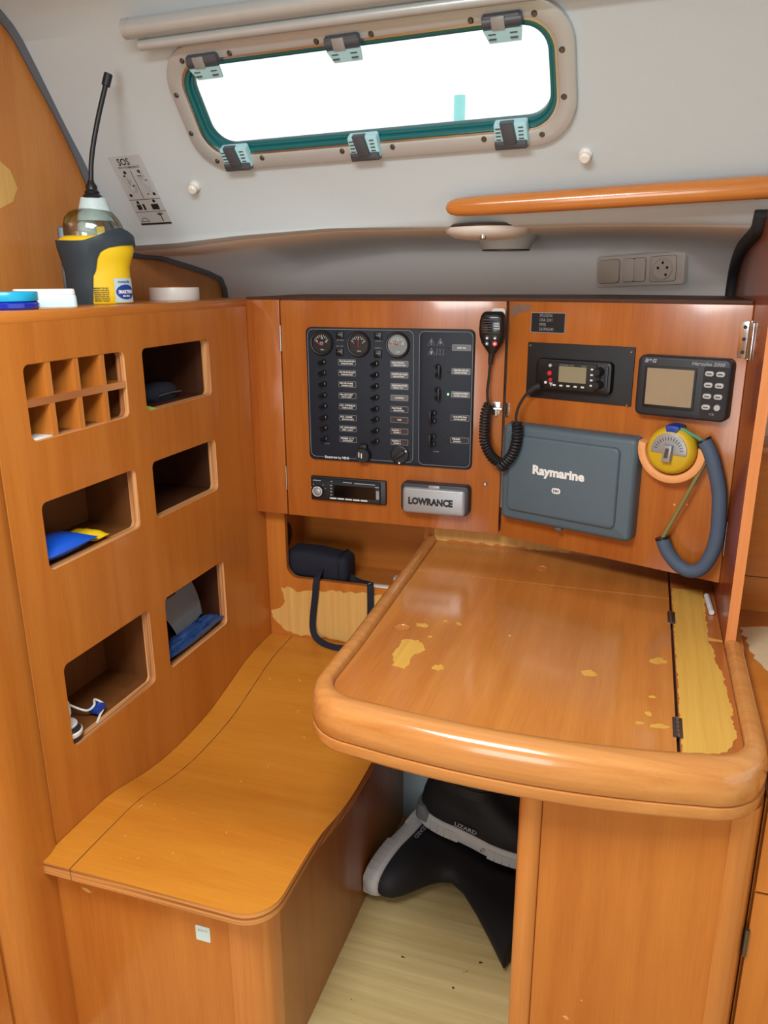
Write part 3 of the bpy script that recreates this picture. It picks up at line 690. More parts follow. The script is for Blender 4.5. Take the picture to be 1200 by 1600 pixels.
# ================================================================== STEREO AND SMALL DISPLAY
cs = thing('car_stereo', (-.624, 0, .8015), 'black car stereo set into the left door below the switch panel', 'stereo')
part('frame', plate(rrect(-.7165, .8015, -.532, .8585, .003), 0, -.008, 'y', bev=.002), BLACK, cs)
part('fascia', plate(rrect(-.7125, .8045, -.5445, .8555, .003), -.006, -.013, 'y', bev=.002), BLACKM, cs)
part('display', plate(rrect(-.6575, .8145, -.555, .8425, .002), -.012, -.0136, 'y'), GLOSSB, cs)
part('silver_strip', plate(rrect(-.711, .8475, -.548, .8545, .001), -.012, -.0135, 'y'), EPANEL, cs)
vk = part('volume_knob', lathe([(.0135, -.013), (.0128, -.019), (.0105, -.0195)], 28, (-.6955, 0, .8255), 'y', cap=False), GLOSSB, cs)
part('knob_ring', lathe([(.0118, -.0192), (.0118, -.021), (.0102, -.021), (.0102, -.0192)], 28, (-.6955, 0, .8255), 'y', cap=False), OFFW, vk)
part('knob_cap', lathe([(.0095, -.019), (.0085, -.022), (.004, -.0235), (0, -.024)], 24, (-.6955, 0, .8255), 'y', cap=False), SILV, vk)
for k in range(5): part('preset_button', box(-.667 + k * .019, -.667 + k * .019 + .0165, -.0148, -.0125, .8088, .8118, .0005), OFFW, cs)
part('eject_button', plate(rrect(-.5535, .816, -.5465, .836, .001), -.012, -.0142, 'y'), SILV, cs)
mk = B()
for k in range(4): box(-.6655, -.6615, -.0137, -.0132, .817 + k * .0075, .8195 + k * .0075, bm=mk)
for x0, x1, z in ((-.708, -.6885, .850), (-.664, -.660, .850), (-.634, -.612, .850), (-.606, -.556, .8495), (-.556, -.547, .844)): box(x0, x1, -.0139, -.0134, z - .0008, z + .0012, bm=mk)
for a in (20, 50, 130, 160): tube([(-.6955 + .017 * math.cos(R(a)), -.0134, .8255 + .017 * math.sin(R(a))), (-.6955 + .0205 * math.cos(R(a)), -.0134, .8255 + .0205 * math.sin(R(a)))], .0008, 4, bm=mk)
part('marks', mk, DIMW, cs)
ls = thing('sounder_display', (-.415, 0, .7975), 'small display under a silver cover lettered LOWRANCE', 'display')
part('housing', plate(rrect(-.4915, .7975, -.3365, .864, .010), 0, -.026, 'y', bev=.004), BGBODY, ls)
cv = part('cover', plate(rrect(-.4855, .7975, -.3435, .8565, .008), -.022, -.034, 'y', bev=.006, seg=3), SILV, ls)
part('lettering', text('LOWRANCE', -.4715, .8195, .0145, -.0345, .101, .06), DARKPR, cv)
part('cover_catch', box(-.4265, -.4015, -.03, -.02, .855, .8625, .001), SILV, ls)

# ================================================================== RADIO MICROPHONE
mc = thing('radio_microphone', (-.297, -.02, 1.05), 'black fist microphone hanging on the left door with its coiled cord', 'microphone')
rings = []
for z, hw, y0, y1 in ((1.2335, .016, -.014, -.034), (1.2315, .020, -.010, -.038), (1.226, .0235, -.008, -.042), (1.215, .0262, -.006, -.044), (1.20, .0270, -.006, -.044), (1.185, .0258, -.007, -.042), (1.172, .0215, -.009, -.039), (1.162, .0150, -.011, -.035), (1.155, .0100, -.014, -.031), (1.1505, .0075, -.016, -.029)):
    cy, hy = (y0 + y1) / 2, (y1 - y0) / 2; ring = []
    for k in range(28):
        a = 2 * math.pi * k / 28; c, s = math.cos(a), math.sin(a)
        ring.append((-.297 + hw * math.copysign(abs(c) ** .6, c), cy + hy * math.copysign(abs(s) ** .6, s), z))
    rings.append(ring)
part('body', loft(rings), BLACK, mc, smooth=60)
part('hanger', plate(rrect(-.304, 1.18, -.276, 1.239, .006), -.001, -.008, 'y'), OFFW, mc)
gl = plate([(-.3155, 1.2235), (-.2785, 1.2235), (-.275, 1.198), (-.278, 1.190), (-.316, 1.190), (-.319, 1.198)], -.043, -.0455, 'y', bev=.001)
part('grille', gl, GLOSSB, mc)
sl = B()
for k in range(6): box(-.3135, -.2805, -.0468, -.045, 1.1935 + k * .0048, 1.195 + k * .0048, bm=sl)
part('grille_bars', sl, BGBODY, mc)
for x, z, m in ((-.3045, 1.1825, BTN), (-.2885, 1.1825, BTN), (-.3045, 1.1715, BTN), (-.2885, 1.1715, RED)):
    bt = part('button', lathe([(.0052, -.040), (.005, -.0445), (0, -.0452)], 14, (x, 0, z), 'y', cap=False), RED if m is RED else BLACK, mc)
    part('button_mark', lathe([(.0022, -.0458), (0, -.0458)], 8, (x, 0, z), 'y', cap=False), WHITE, bt)
part('strain_relief', tube([(-.298, -.0225, 1.153), (-.2995, -.0225, 1.14), (-.3005, -.0225, 1.128)], [.0062, .0052, .0042], 12), RUBBER, mc)
LDi = LD.inverted()
path = [(-.3005, -.0225, 1.13), (-.302, -.024, 1.10), (-.3035, -.028, 1.075), (-.3015, -.03, 1.055), (-.2975, -.03, 1.043)]
part('cord', tube(smooth_path(path, 6), .0028, 8), RUBBER, mc)
def rl(s, y, z): return LDi @ rdw(s, y, z)
cpath = smooth_path([(-.2985, -.03, 1.046), (-.3045, -.03, 1.030), (-.3065, -.03, 1.0), (-.304, -.032, .966), (-.287, -.036, .937), (-.2615, -.042, .9235), rl(.028, -.052, .926), rl(.047, -.053, .945), rl(.0585, -.053, .972), rl(.0605, -.052, 1.0), rl(.0575, -.05, 1.020)], 14)
L_ = [0]
for a, b_ in zip(cpath, cpath[1:]): L_.append(L_[-1] + (b_ - a).length)
tot = L_[-1]; turns = 42; hp = []; NF = frames(cpath); k = 0
for i in range(turns * 12 + 1):
    d = tot * i / (turns * 12)
    while k < len(L_) - 2 and L_[k + 1] < d: k += 1
    t = (d - L_[k]) / max(1e-9, L_[k + 1] - L_[k]); p = cpath[k].lerp(cpath[k + 1], t); u, v = NF[k][1], NF[k][2]
    a = 2 * math.pi * i / 12; hp.append(p + (u * math.cos(a) + v * math.sin(a)) * .0088)
part('coiled_cord', tube(hp, .0030, 6), RUBBER, mc)
path = [rl(.0575, -.05, 1.012), rl(.0525, -.045, 1.030), rl(.054, -.038, 1.050), rl(.0635, -.032, 1.071), rl(.072, -.028, 1.081)]
part('cord', tube(smooth_path(path, 6), .0028, 8), RUBBER, mc)
part('cord_plug', tube([rl(.070, -.028, 1.079), rl(.078, -.027, 1.086), rl(.086, -.026, 1.0905), rl(.094, -.025, 1.092)], [.005, .006, .0065, .0065], 12), BGBODY, mc)

# ================================================================== RIGHT DOOR DEVICES
setframe(RD)
npl = thing('call_sign_plate', (.09, 0, .0 + 1.194), 'small black engraved call sign plate near the top of the right door', 'plate')
part('border', plate(rrect(.0525, 1.1935, .1268, 1.2330, .001), 0, -.001, 'y'), SILV, npl)
part('sheet', plate(rrect(.0540, 1.1950, .1255, 1.2315, .001), -.0008, -.0015, 'y'), BLACKM, npl)
lt = B()
for k, s in enumerate(('XPLOSION', 'CRA 2301', 'MMSI', '263956240')): text(s, .0715, 1.2245 - k * .0088, .0058, -.0018, (.027, .027, .0135, .031)[k], 0, bm=lt)
part('lettering', lt, DIMW, npl)
vr = thing('vhf_radio', (.16, 0, 1.0647), 'black marine radio with small screen on a black plate', 'radio')
part('mounting_plate', plate(rrect(.0495, 1.0647, .271, 1.1745, .001), 0, -.003, 'y', bev=.0008), BLACKM, vr)
for s, z in ((.0555, 1.168), (.0555, 1.0665), (.2645, 1.1655), (.264, 1.0665)): part('screw', lathe([(0, -.005), (.0018, -.005), (.003, -.003)], 10, (s, 0, z), 'y', cap=False), STEEL, vr)
rbd = part('radio_body', plate(rrect(.0765, 1.0835, .2345, 1.1455, .010), -.002, -.018, 'y', bev=.004), BLACK, vr)
part('fascia', plate([(.103, 1.140), (.205, 1.140), (.214, 1.12), (.214, 1.095), (.2, 1.087), (.103, 1.087), (.092, 1.095), (.092, 1.128)], -.016, -.022, 'y', bev=.002), BLACKM, vr)
part('screen', plate(rrect(.1297, 1.103, .1867, 1.1335, .0015), -.020, -.0228, 'y'), LCD, vr)
for x, z, m, r in ((.111, 1.1335, BTN, .0035), (.1105, 1.1185, RED, .005), (.113, 1.1055, RED, .004), (.103, 1.1, OFFW, .003)): part('button', lathe([(r, -.02), (r * .9, -.0245), (0, -.025)], 14, (x, 0, z), 'y', cap=False), m, vr)
part('button', plate([(.1105, 1.1005), (.1185, 1.1005), (.1145, 1.0925)], -.02, -.0235, 'y'), BTN, vr)
for x in (.1215, .136, .151, .166, .181): part('soft_key', plate(rrect(x - .0032, 1.0945, x + .0032, 1.0975, .0006), -.021, -.0235, 'y'), OFFW, vr)
for z in (1.131, 1.1205, 1.1105, 1.1005): part('soft_key', plate(rrect(.1955, z - .0016, .2005, z + .0016, .0006), -.0205, -.0235, 'y'), OFFW, vr)
for z in (1.128, 1.103): part('knob', lathe([(.0085, -.016), (.008, -.034), (.0065, -.0365), (0, -.0365)], 20, (.2125, 0, z), 'y', cap=False), RUBBER, vr)
part('side_key', plate(rrect(.2215, 1.094, .229, 1.138, .003), -.016, -.0215, 'y', bev=.001), BGBODY, vr)
lt = text('MARINE VHF', .130, 1.1348, .0022, -.0225, .03); text('DSC', .176, 1.1348, .0022, -.0225, .010, bm=lt); part('lettering', lt, DIMW, vr)

bgd = thing('instrument_display', (.367, 0, 1.0553), 'dark grey sailing instrument display with olive screen and eight oval buttons', 'display')
part('housing', plate(rrect(.2855, 1.0550, .4495, 1.1640, .012), 0, -.024, 'y', bev=.006, seg=3), BGBODY, bgd)
part('bezel', plate(rrect(.3005, 1.0705, .3925, 1.146, .003), -.023, -.0255, 'y', bev=.001), BLACKM, bgd)
part('screen', plate(rrect(.3050, 1.0762, .3885, 1.1418, .001), -.0245, -.0262, 'y'), LCDB, bgd)
part('keypad', plate(rrect(.4035, 1.062, .4455, 1.150, .004), -.023, -.0248, 'y'), RUBBER, bgd)
kb0 = None
for x, z in ((.414, 1.138), (.4325, 1.138), (.414, 1.1185), (.4325, 1.1185), (.414, 1.0992), (.4325, 1.0992), (.414, 1.0800)):
    if kb0 is None: kb0 = part('button', plate(rrect(x - .0074, z - .0046, x + .0074, z + .0046, .0042), -.0240, -.0280, 'y', bev=.0012), BTN, bgd); part('button_mark', box(x - .004, x + .004, -.0284, -.0279, z - .0008, z + .0008), BGBODY, kb0); k0 = (x, z)
    else: inst(kb0, (x - k0[0], 0, z - k0[1]))
part('button', lathe([(.0058, -.024), (.0052, -.028), (0, -.0285)], 16, (.4328, 0, 1.0805), 'y', cap=False), BTN, bgd)
lt = text('B&G', .2985, 1.1515, .0062, -.0246, .0215, .05, shear=.2); text('Hercules 2000', .3815, 1.151, .0062, -.0246, .056, .02, shear=.25, bm=lt)
part('lettering', lt, DIMW, bgd)
part('lettering', text('CE', .42, 1.0665, .0038, -.0252, .008), DIMW, bgd)

rm = thing('chartplotter', (.159, 0, .806), 'large blue grey covered chartplotter lettered Raymarine on the right door', 'chartplotter')
cvr = part('cover', plate(rrect(.0165, .8062, .3025, 1.0112, .012), 0, -.034, 'y', bev=.012, seg=4), RAYG, rm)
part('cover_field', plate(rrect(.0340, .8290, .2720, .9905, .012), -.032, -.0405, 'y', bev=.006, seg=3), RAYG, cvr)
part('lettering', text('Raymarine', .0925, .9165, .0175, -.0409, .1125, .045), WHITE, cvr)
bd = part('badge', plate(rrect(.1378, .8820, .1568, .8935, .0055), -.040, -.0410, 'y'), WHITE, cvr)
part('lettering', text('E80', .1408, .8850, .0056, -.0413, .0125, .02), DARKPR, cvr)
part('tab', box(.145, .158, -.03, -.012, .8020, .808, .002), RAYG, rm)

hc = thing('bearing_compass', (.3625, 0, .943), 'yellow hand bearing compass in a peach bracket with a padded blue lanyard', 'compass')
cx, cz = .3625, .997
def arc_plate(r0, r1, a0, a1, y0, y1, bev=0, n=22, c=(cx, cz)):
    o_ = [(c[0] + r1 * math.cos(R(a0 + (a1 - a0) * i / n)), c[1] + r1 * math.sin(R(a0 + (a1 - a0) * i / n))) for i in range(n + 1)]
    i_ = [(c[0] + r0 * math.cos(R(a0 + (a1 - a0) * i / n)), c[1] + r0 * math.sin(R(a0 + (a1 - a0) * i / n))) for i in range(n + 1)]
    return plate(o_ + i_[::-1], y0, y1, 'y', bev=bev)
part('bracket', arc_plate(.0465, .0625, 170, 370, 0, -.030, .005, 30), CORK, hc)
part('rubber_body', lathe([(.03, 0), (.040, -.006), (.0445, -.016), (.0445, -.026), (.041, -.036), (.034, -.041), (0, -.041)], 40, (cx, 0, cz), 'y', cap=False), YELC, hc)
part('dial_window', plate([(cx + .0325 * math.cos(R(a)), cz + .001 + .0325 * math.sin(R(a))) for a in range(-12, 193, 8)], -.040, -.0435, 'y', bev=.0015), SILV, hc)
tk = B()
for a in range(10, 175, 12): tube([(cx + .021 * math.cos(R(a)), -.0440, cz + .021 * math.sin(R(a))), (cx + .027 * math.cos(R(a)), -.0440, cz + .027 * math.sin(R(a)))], .0007, 4, bm=tk)
part('dial_marks', tk, DGREY, hc)
pm = part('prism', plate([(cx - .009, cz - .018), (cx + .007, cz - .018), (cx + .009, cz + .013), (cx - .006, cz + .014)], -.041, -.054, 'y', bev=.003), SILV, hc)
part('prism_glass', plate([(cx - .004, cz - .01), (cx + .003, cz - .01), (cx + .0045, cz + .008), (cx - .002, cz + .008)], -.0535, -.0545, 'y'), DSTEEL, pm)
part('blue_grip', arc_plate(.033, .0465, 72, 104, -.004, -.040, .002, 10), BLUE, hc)
ln = part('padded_lanyard', tube(smooth_path([(.4165, -.022, 1.021), (.431, -.024, .998), (.4435, -.024, .965), (.4525, -.022, .93), (.4565, -.022, .89), (.4575, -.022, .85), (.452, -.022, .815), (.4385, -.022, .785), (.4185, -.022, .7735), (.398, -.022, .779), (.381, -.022, .793), (.3685, -.022, .81), (.361, -.022, .827)], 5), .0128, 14), FOAM, hc)
part('strap_end', tube([(.4175, -.022, 1.0195), (.4155, -.022, 1.0225)], .0133, 14), BLACK, ln); part('strap_end', tube([(.3617, -.022, .825), (.3605, -.022, .8285)], .0133, 14), BLACK, ln)
part('cord', tube([(.361, -.022, .826), (.3925, -.022, .905), (.4235, -.022, .985)], .0036, 8), OLIVEC, hc)
part('cord', tube(smooth_path([(.362, -.03, 1.0405), (.38, -.03, 1.0375), (.4, -.027, 1.028), (.414, -.024, 1.02)], 5), .0028, 8), plain('sea_green_cord', S(70, 150, 120), .6), hc)
setframe()

# ================================================================== NICHE BEHIND THE SEAT
NY = 1.68
nc = thing('niche_locker', (-.65, 1.75, .40), 'open wooden niche with worn front below the left instrument door', 'cabinet')
cut = [(-.8645, .395), (-.432, .395), (-.432, .5755), (-.782, .5755)] + [(-.782 - .031 * math.sin(R(a)), .6065 - .031 * math.cos(R(a))) for a in (15, 30, 45, 60, 75, 90)] + [(-.8135, .757), (-.8645, .757)]
fr = part('front_panel', plate(cut, NY, NY + .016, 'y', bev=.001), V[2], nc)
part('worn_patch', plate(jagged([(-.832, .545), (-.805, .548), (-.79, .538), (-.76, .545), (-.70, .552), (-.62, .556), (-.45, .556), (-.45, .424), (-.62, .418), (-.70, .420), (-.79, .42), (-.83, .43), (-.852, .452), (-.862, .478), (-.838, .487), (-.822, .507), (-.826, .53)], .009, .004), NY - .0001, NY - .0006, 'y'), BARE, nc)
part('back_panel', box(-.864, -.44, 1.86, 1.87, .40, .757), V[0], nc)
part('side_panel', box(-.8645, -.845, NY + .017, 1.86, .40, .757), V[2], nc)
part('niche_floor', box(-.845, -.44, NY + .0165, 1.86, .545, .556), V[0], nc)
part('end_panel', box(-.458, -.44, NY + .0165, 1.86, .5565, .757), V[2], nc)
part('speaker_ring', lathe([(.03, 0), (.034, .002), (.034, .006), (.028, .008), (0, .008)], 24, (-.8448, 1.74, .665), 'x', cap=False), BLACKM, nc)
part('white_strip', box(-.598, -.545, NY + .001, NY + .016, .5757, .5790, .0006), OFFW, nc)
# bag lying in the niche with its strap hanging out
bag = thing('camera_bag', (-.74, 1.735, .556), 'small black padded bag lying in the niche with a hanging strap', 'bag')
rings = []
for x, k in ((-.8265, .55), (-.8245, .8), (-.818, .95), (-.80, 1), (-.75, 1), (-.70, .98), (-.678, .96), (-.668, .9), (-.663, .78), (-.661, .5)):
    ring = []
    for i in range(20):
        a = 2 * math.pi * i / 20; c, s = math.cos(a), math.sin(a)
        ring.append((x, 1.742 + .040 * k * math.copysign(abs(c) ** .5, c), .596 + .0385 * k * math.copysign(abs(s) ** .55, s) + (.006 if x < -.74 else 0)))
    rings.append(ring)
part('body', loft(rings), NAVY, bag, smooth=60)
part('flap_seam', tube([(-.682, 1.742 + .0405 * math.copysign(abs(math.cos(R(a))) ** .5, math.cos(R(a))), .596 + .039 * math.copysign(abs(math.sin(R(a))) ** .55, math.sin(R(a)))) for a in range(0, 361, 18)], .0022, 6), RUBBER, bag)
sp = smooth_path([(-.728, 1.705, .60), (-.729, 1.688, .590), (-.7300, 1.672, .575), (-.7330, 1.670, .54), (-.7400, 1.670, .49), (-.7425, 1.669, .455), (-.736, 1.665, .432), (-.715, 1.655, .4215), (-.69, 1.645, .4195), (-.655, 1.64, .4195), (-.62, 1.648, .425), (-.598, 1.664, .45), (-.588, 1.670, .50), (-.5870, 1.671, .56), (-.5885, 1.675, .581), (-.60, 1.70, .575), (-.64, 1.725, .568), (-.668, 1.735, .575)], 5)
part('strap', ribbon(sp, (1, .25, .35), .0080, .0011), NAVY, bag)

# ================================================================== NAVIGATOR SEAT
SZ = [(.80, .395), (.87, .396), (.95, .396), (1.0, .3945), (1.047, .386), (1.114, .370), (1.186, .3605), (1.267, .359), (1.358, .365), (1.458, .386), (1.531, .403), (1.60, .411), (1.70, .414)]
def sz(y):
    for i in range(len(SZ) - 1):
        if SZ[i][0] <= y <= SZ[i + 1][0]:
            p0, p1, p2, p3 = SZ[max(i - 1, 0)], SZ[i], SZ[i + 1], SZ[min(i + 2, len(SZ) - 1)]
            m1 = (p2[1] - p0[1]) / (p2[0] - p0[0]); m2 = (p3[1] - p1[1]) / (p3[0] - p1[0]); h = p2[0] - p1[0]; t = (y - p1[0]) / h
            return (2 * t ** 3 - 3 * t * t + 1) * p1[1] + (t ** 3 - 2 * t * t + t) * h * m1 + (-2 * t ** 3 + 3 * t * t) * p2[1] + (t ** 3 - t * t) * h * m2
    return SZ[-1][1]
seat = thing('navigator_seat', (-.67, 1.25, 0), 'wooden navigator bench with a dished plywood seat', 'seat')
ys = [.8255, .827, .830, .835, .842, .852, .865, .88] + [.9 + .02 * i for i in range(39)] + [1.679]
def slab(xl, xr, mats, name, rc=0):
    rings = []
    for y in ys:
        x1 = xr
        if rc and y < .8255 + rc: d = .8255 + rc - y; x1 = xr - rc + math.sqrt(max(0, rc * rc - d * d))
        z = sz(y); rings.append([(xl, y, z), (x1, y, z), (x1, y, z - .022), (xl, y, z - .022)])
    bm = loft(rings); bm.normal_update()
    o = part(name, bm, mats, seat, smooth=50); two_mat(o, lambda n: abs(n.z) < .7); return o
slab(-.8640, -.8060, [SEATW, PLYX], 'back_strip')
slab(-.8040, -.4560, [SEATW, PLYX], 'seat_board', .055)
part('front_panel', box(-.8640, -.536, .850, .866, 0, .373), V[2], seat)
part('corner_post', plate([(-.536, .8495)] + [(-.536 + .055 * math.sin(R(a)) , .9 - .052 * math.cos(R(a))) for a in range(0, 91, 9)] + [(-.481, .915), (-.536, .915)], 0, .371, 'z'), SOLID[2], seat, smooth=60)
tp_ = [(y, sz(y) - .0225) for y in [.915 + .03 * i for i in range(23)] + [1.598]]
part('side_panel', plate([(.915, 0)] + tp_ + [(1.598, 0)], -.496, -.480, 'x'), OLIVE, seat)
part('worn_patch', plate(jagged([(.905, .0), (.935, .0), (.94, .13), (.93, .19), (.915, .17)], .02, .003), -.4799, -.4794, 'x'), REDW, seat) if 0 else None
stc = part('seat_label', plate(rrect(-.5965, .2975, -.5710, .3260, .002), .8499, .8490, 'y'), PBLUE, seat)
part('lettering', text('port', -.5925, .3165, .005, .8487, .017), DIMW, seat)
fl = B(); rnd = random.Random(11)
for k in range(34):
    x, y = rnd.uniform(-.79, -.48), rnd.uniform(.86, 1.5); r = rnd.uniform(.0006, .0016); a = rnd.uniform(0, 3.1); l = r * rnd.uniform(1, 5)
    q = [(x + l * math.cos(a), y + l * math.sin(a)), (x - r * math.sin(a), y + r * math.cos(a)), (x - l * math.cos(a), y - l * math.sin(a)), (x + r * math.sin(a), y - r * math.cos(a))]
    fl.faces.new([fl.verts.new((u, v, sz(v) + .0004)) for u, v in q])
part('scuff_marks', fl, BARE, seat, smooth=0)['kind'] = 'stuff'
wp = plate(blob(-.80, .335, .010, .0035, 16, .2, 3, -.3), .8499, .8494, 'y'); plate(blob(-.799, .350, .003, .0015, 10, .2, 4), .8499, .8494, 'y', bm=wp)
part('worn_patch', wp, BARE, seat)

# ================================================================== CHART TABLE
ct = thing('chart_table', (-.12, 1.3, .646), 'varnished wooden chart table with raised rounded rail', 'table')
DZ = .708
def arcp(c, r, a0, a1, n=9): return [(c[0] + r * math.cos(R(a0 + (a1 - a0) * i / n)), c[1] + r * math.sin(R(a0 + (a1 - a0) * i / n))) for i in range(n + 1)]
def fy(x):                                          # bowed front edge of the table top
    return .9265 + .38 * (x + .125) ** 2 + (.00 if x < -.125 else .05 * (x + .125) ** 2)
XI0, XI1 = -.4095, .1675
frontx = [-.352 + .03 * i for i in range(16)]
innr = [(-.4265, 1.688), (-.418, 1.45), (XI0, 1.12)]
ll = fy(-.352)
innr += arcp((-.352, ll + .0575), .0575, 180, 262, 8) + [(x, fy(x)) for x in frontx if -.345 < x < .105]
innr += arcp((.1155, fy(.1155) + .052), .052, 282, 360, 8) + [(XI1, 1.12), (XI1, 1.302)]
# table top: rear panel, lid, and hinged side strip
def front_between(a, b): return [(x, y) for x, y in innr[2:-1] if a < x < b and y < 1.05]
topL = [(-.4265, 1.688), (-.4195, 1.4915)]
rear = [(-.4195, 1.4915), (.0840, 1.4895), (.0840, 1.688), (-.4265, 1.688)]
part('rear_panel', plate(rear, DZ - .014, DZ, 'z', bev=.0006, seg=1), DESKW, ct)
fb = [p for p in innr[1:] if p[0] < .0845 and p[1] < 1.3]
lid = [(-.4195, 1.4895)] + fb + [(.0840, fy(.084)), (.0840, 1.4875)]
lidp = part('lid', plate(lid, DZ - .014, DZ, 'z', bev=.0006, seg=1), DESKW, ct)
sb_ = [p for p in innr if p[0] > .0885 and p[1] < 1.2]
strip = [(.0880, 1.688), (.0880, fy(.088))] + sb_ + [(XI1 - .0005, 1.302), (XI1 - .0005, 1.688)]
STRIPW = wood('strip_veneer', 1, S(188, 112, 52), S(158, 84, 36), rough=.3, coat=.3)
stp = part('side_strip', plate(strip, DZ - .014, DZ, 'z', bev=.0006, seg=1), STRIPW, ct)
pk = jagged([(.0895, 1.545), (.148, 1.552), (.146, 1.45), (.1435, 1.33), (.166, 1.325), (.166, 1.318), (.1435, 1.318), (.150, 1.28), (.149, 1.24), (.157, 1.20), (.1585, 1.15), (.161, 1.10), (.158, 1.05), (.161, 1.02), (.152, .99), (.1455, .976), (.122, .964), (.0895, .956)], .006, .0022, 4)
pk = [(min(max(x, .0890), .1660), y) for x, y in pk]
part('worn_patch', plate(pk, DZ, DZ + .0004, 'z'), BAREY, stp)
part('under_board', plate([(x * .97, y + .01) for x, y in innr] + [(.16, 1.68), (-.42, 1.68)], .655, DZ - .015, 'z'), REDW, ct)
part('groove', box(.0838, .0882, .957, 1.686, DZ - .0142, DZ - .006), BLACK, ct)
# rail swept around the table
def sweep(path, prof):
    P = [Vector((x, y, 0)) for x, y in path]; rings = []
    for i, p in enumerate(P):
        t = (P[min(i + 1, len(P) - 1)] - P[max(i - 1, 0)]).normalized(); n = Vector((t.y, -t.x, 0))
        n = -n if n.dot(Vector((-.12, 1.3, 0)) - p) > 0 else n
        wd = .030 + .013 * max(0, -n.y) ** 2
        rings.append([p + n * (a * wd + b) + Vector((0, 0, z)) for a, b, z in prof])
    return loft(rings)
part('fiddle_rail', sweep(innr, [(0, .0005, .700), (0, .0005, .7125), (.05, .0005, .7165), (.16, 0, .7198), (.34, 0, .7210), (.52, 0, .7203), (.68, 0, .7186), (.83, 0, .7150), (.93, 0, .7095), (.985, 0, .7020), (1, .0012, .688), (1, .0012, .6705), (.97, 0, .6680), (.2, 0, .6680)]), RAILW, ct, smooth=50)
part('lower_band', sweep(innr, [(.2, 0, .6675), (.95, 0, .6675), (1, .001, .6655), (1, .0015, .6525), (.98, 0, .6475), (.9, 0, .6460), (.2, 0, .6460)]), RAILW, ct, smooth=50)
for i, (x, y) in enumerate(((-.1685, 1.58), (-.3652, 1.2094))):
    pl = part('finger_hole', lathe([(.0125, DZ), (.0135, DZ + .0016), (.0125, DZ + .0020), (.0108, DZ + .0016), (.0100, DZ + .0004), (0, DZ + .0004)], 24, (x, y, 0), cap=False), SOLID[0], ct)
part('worn_patch', plate(jagged([(-.3522, 1.1628), (-.3242, 1.1717), (-.3043, 1.1403), (-.3182, 1.1119), (-.3186, 1.066), (-.3411, 1.07), (-.3515, 1.1132)], .006, .003, 2), DZ, DZ + .0004, 'z'), BAREY, lidp)
for i, (x, y, rx, ry) in enumerate(((-.3347, 1.2302, .012, .008), (.0618, 1.2137, .014, .010), (-.0398, 1.1392, .010, .012), (.053, 1.0933, .005, .004), (.0478, 1.0436, .005, .006), (.0621, 1.0137, .006, .012), (-.2686, 1.0863, .008, .010), (-.2741, 1.255, .004, .008), (.037, 1.0141, .004, .006), (-.18, 1.235, .003, .003), (-.31, 1.19, .004, .003), (-.30, 1.26, .003, .004))):
    part('worn_patch', plate(blob(x, y, rx, ry, 14, .3, i + 9, i), DZ, DZ + .0004, 'z'), BAREY, lidp)
for y in (1.3964, 1.0175):
    hgg = part('hinge', box(.0795, .0925, y - .026, y + .026, DZ - .001, DZ + .0012, .0004), DSTEEL, ct)
    g = B()
    for k in range(5): tube([(.086, y - .026 + k * .0105, DZ + .001), (.086, y - .0175 + k * .0105, DZ + .001)], .0024, 8, bm=g)
    part('hinge_knuckles', g, STEEL, hgg)
part('rail_filler', box(.1840, .1985, 1.3035, 1.686, .655, .7065), SOLID[1], ct)
bb = part('backboard', box(-.4395, .1655, 1.689, 1.70, .655, .757), V[0], ct)
part('worn_patch', plate(jagged([(-.43, .712), (-.43, .752), (-.30, .752), (-.25, .745), (-.12, .752), (-.03, .752), (-.03, .716), (-.2, .712)], .012, .004, 6), 1.6889, 1.6884, 'y'), BARE, bb)
pn = part('pencil', tube([(.1515, 1.512, DZ + .0053), (.1555, 1.43, DZ + .0053)], .0049, 8), PAPER, None, base=(.1535, 1.47, DZ)); tag(pn, 'short white pencil lying at the back of the table strip', 'pencil')

# ================================================================== PEDESTAL UNDER THE TABLE
pd = thing('table_pedestal', (.04, 1.25, 0), 'varnished wooden pedestal cabinet carrying the chart table', 'cabinet')
FYP = .945
part('front_panel', box(-.081, .157, FYP, FYP + .016, 0, .645), V[2], pd)
part('left_post', plate([(-.113, FYP + .05), (-.113, FYP - .004), (-.109, FYP - .009), (-.103, FYP - .011), (-.094, FYP - .010), (-.085, FYP - .005), (-.081, FYP + .003), (-.081, FYP + .05)], 0, .6455, 'z'), SOLID[2], pd, smooth=60)
part('corner_post', plate([(.157, FYP - .003)] + [(.157 + .041 * math.sin(R(a)), FYP + .042 - .045 * math.cos(R(a))) for a in range(8, 91, 9)] + [(.198, 1.05), (.157, 1.05)], 0, .6455, 'z'), SOLID[2], pd, smooth=60)
part('side_panel', box(-.109, -.095, FYP + .05, 1.599, 0, .645), V[2], pd)
part('side_panel', box(.184, .198, 1.05, 1.599, 0, .645), V[2], pd)
wp = plate(blob(-.028, .235, .005, .0025, 12, .3, 3, -.4), FYP, FYP - .0005, 'y'); plate(blob(-.008, .275, .0015, .0015, 8, .2, 4), FYP, FYP - .0005, 'y', bm=wp); part('worn_patch', wp, BARE, pd)

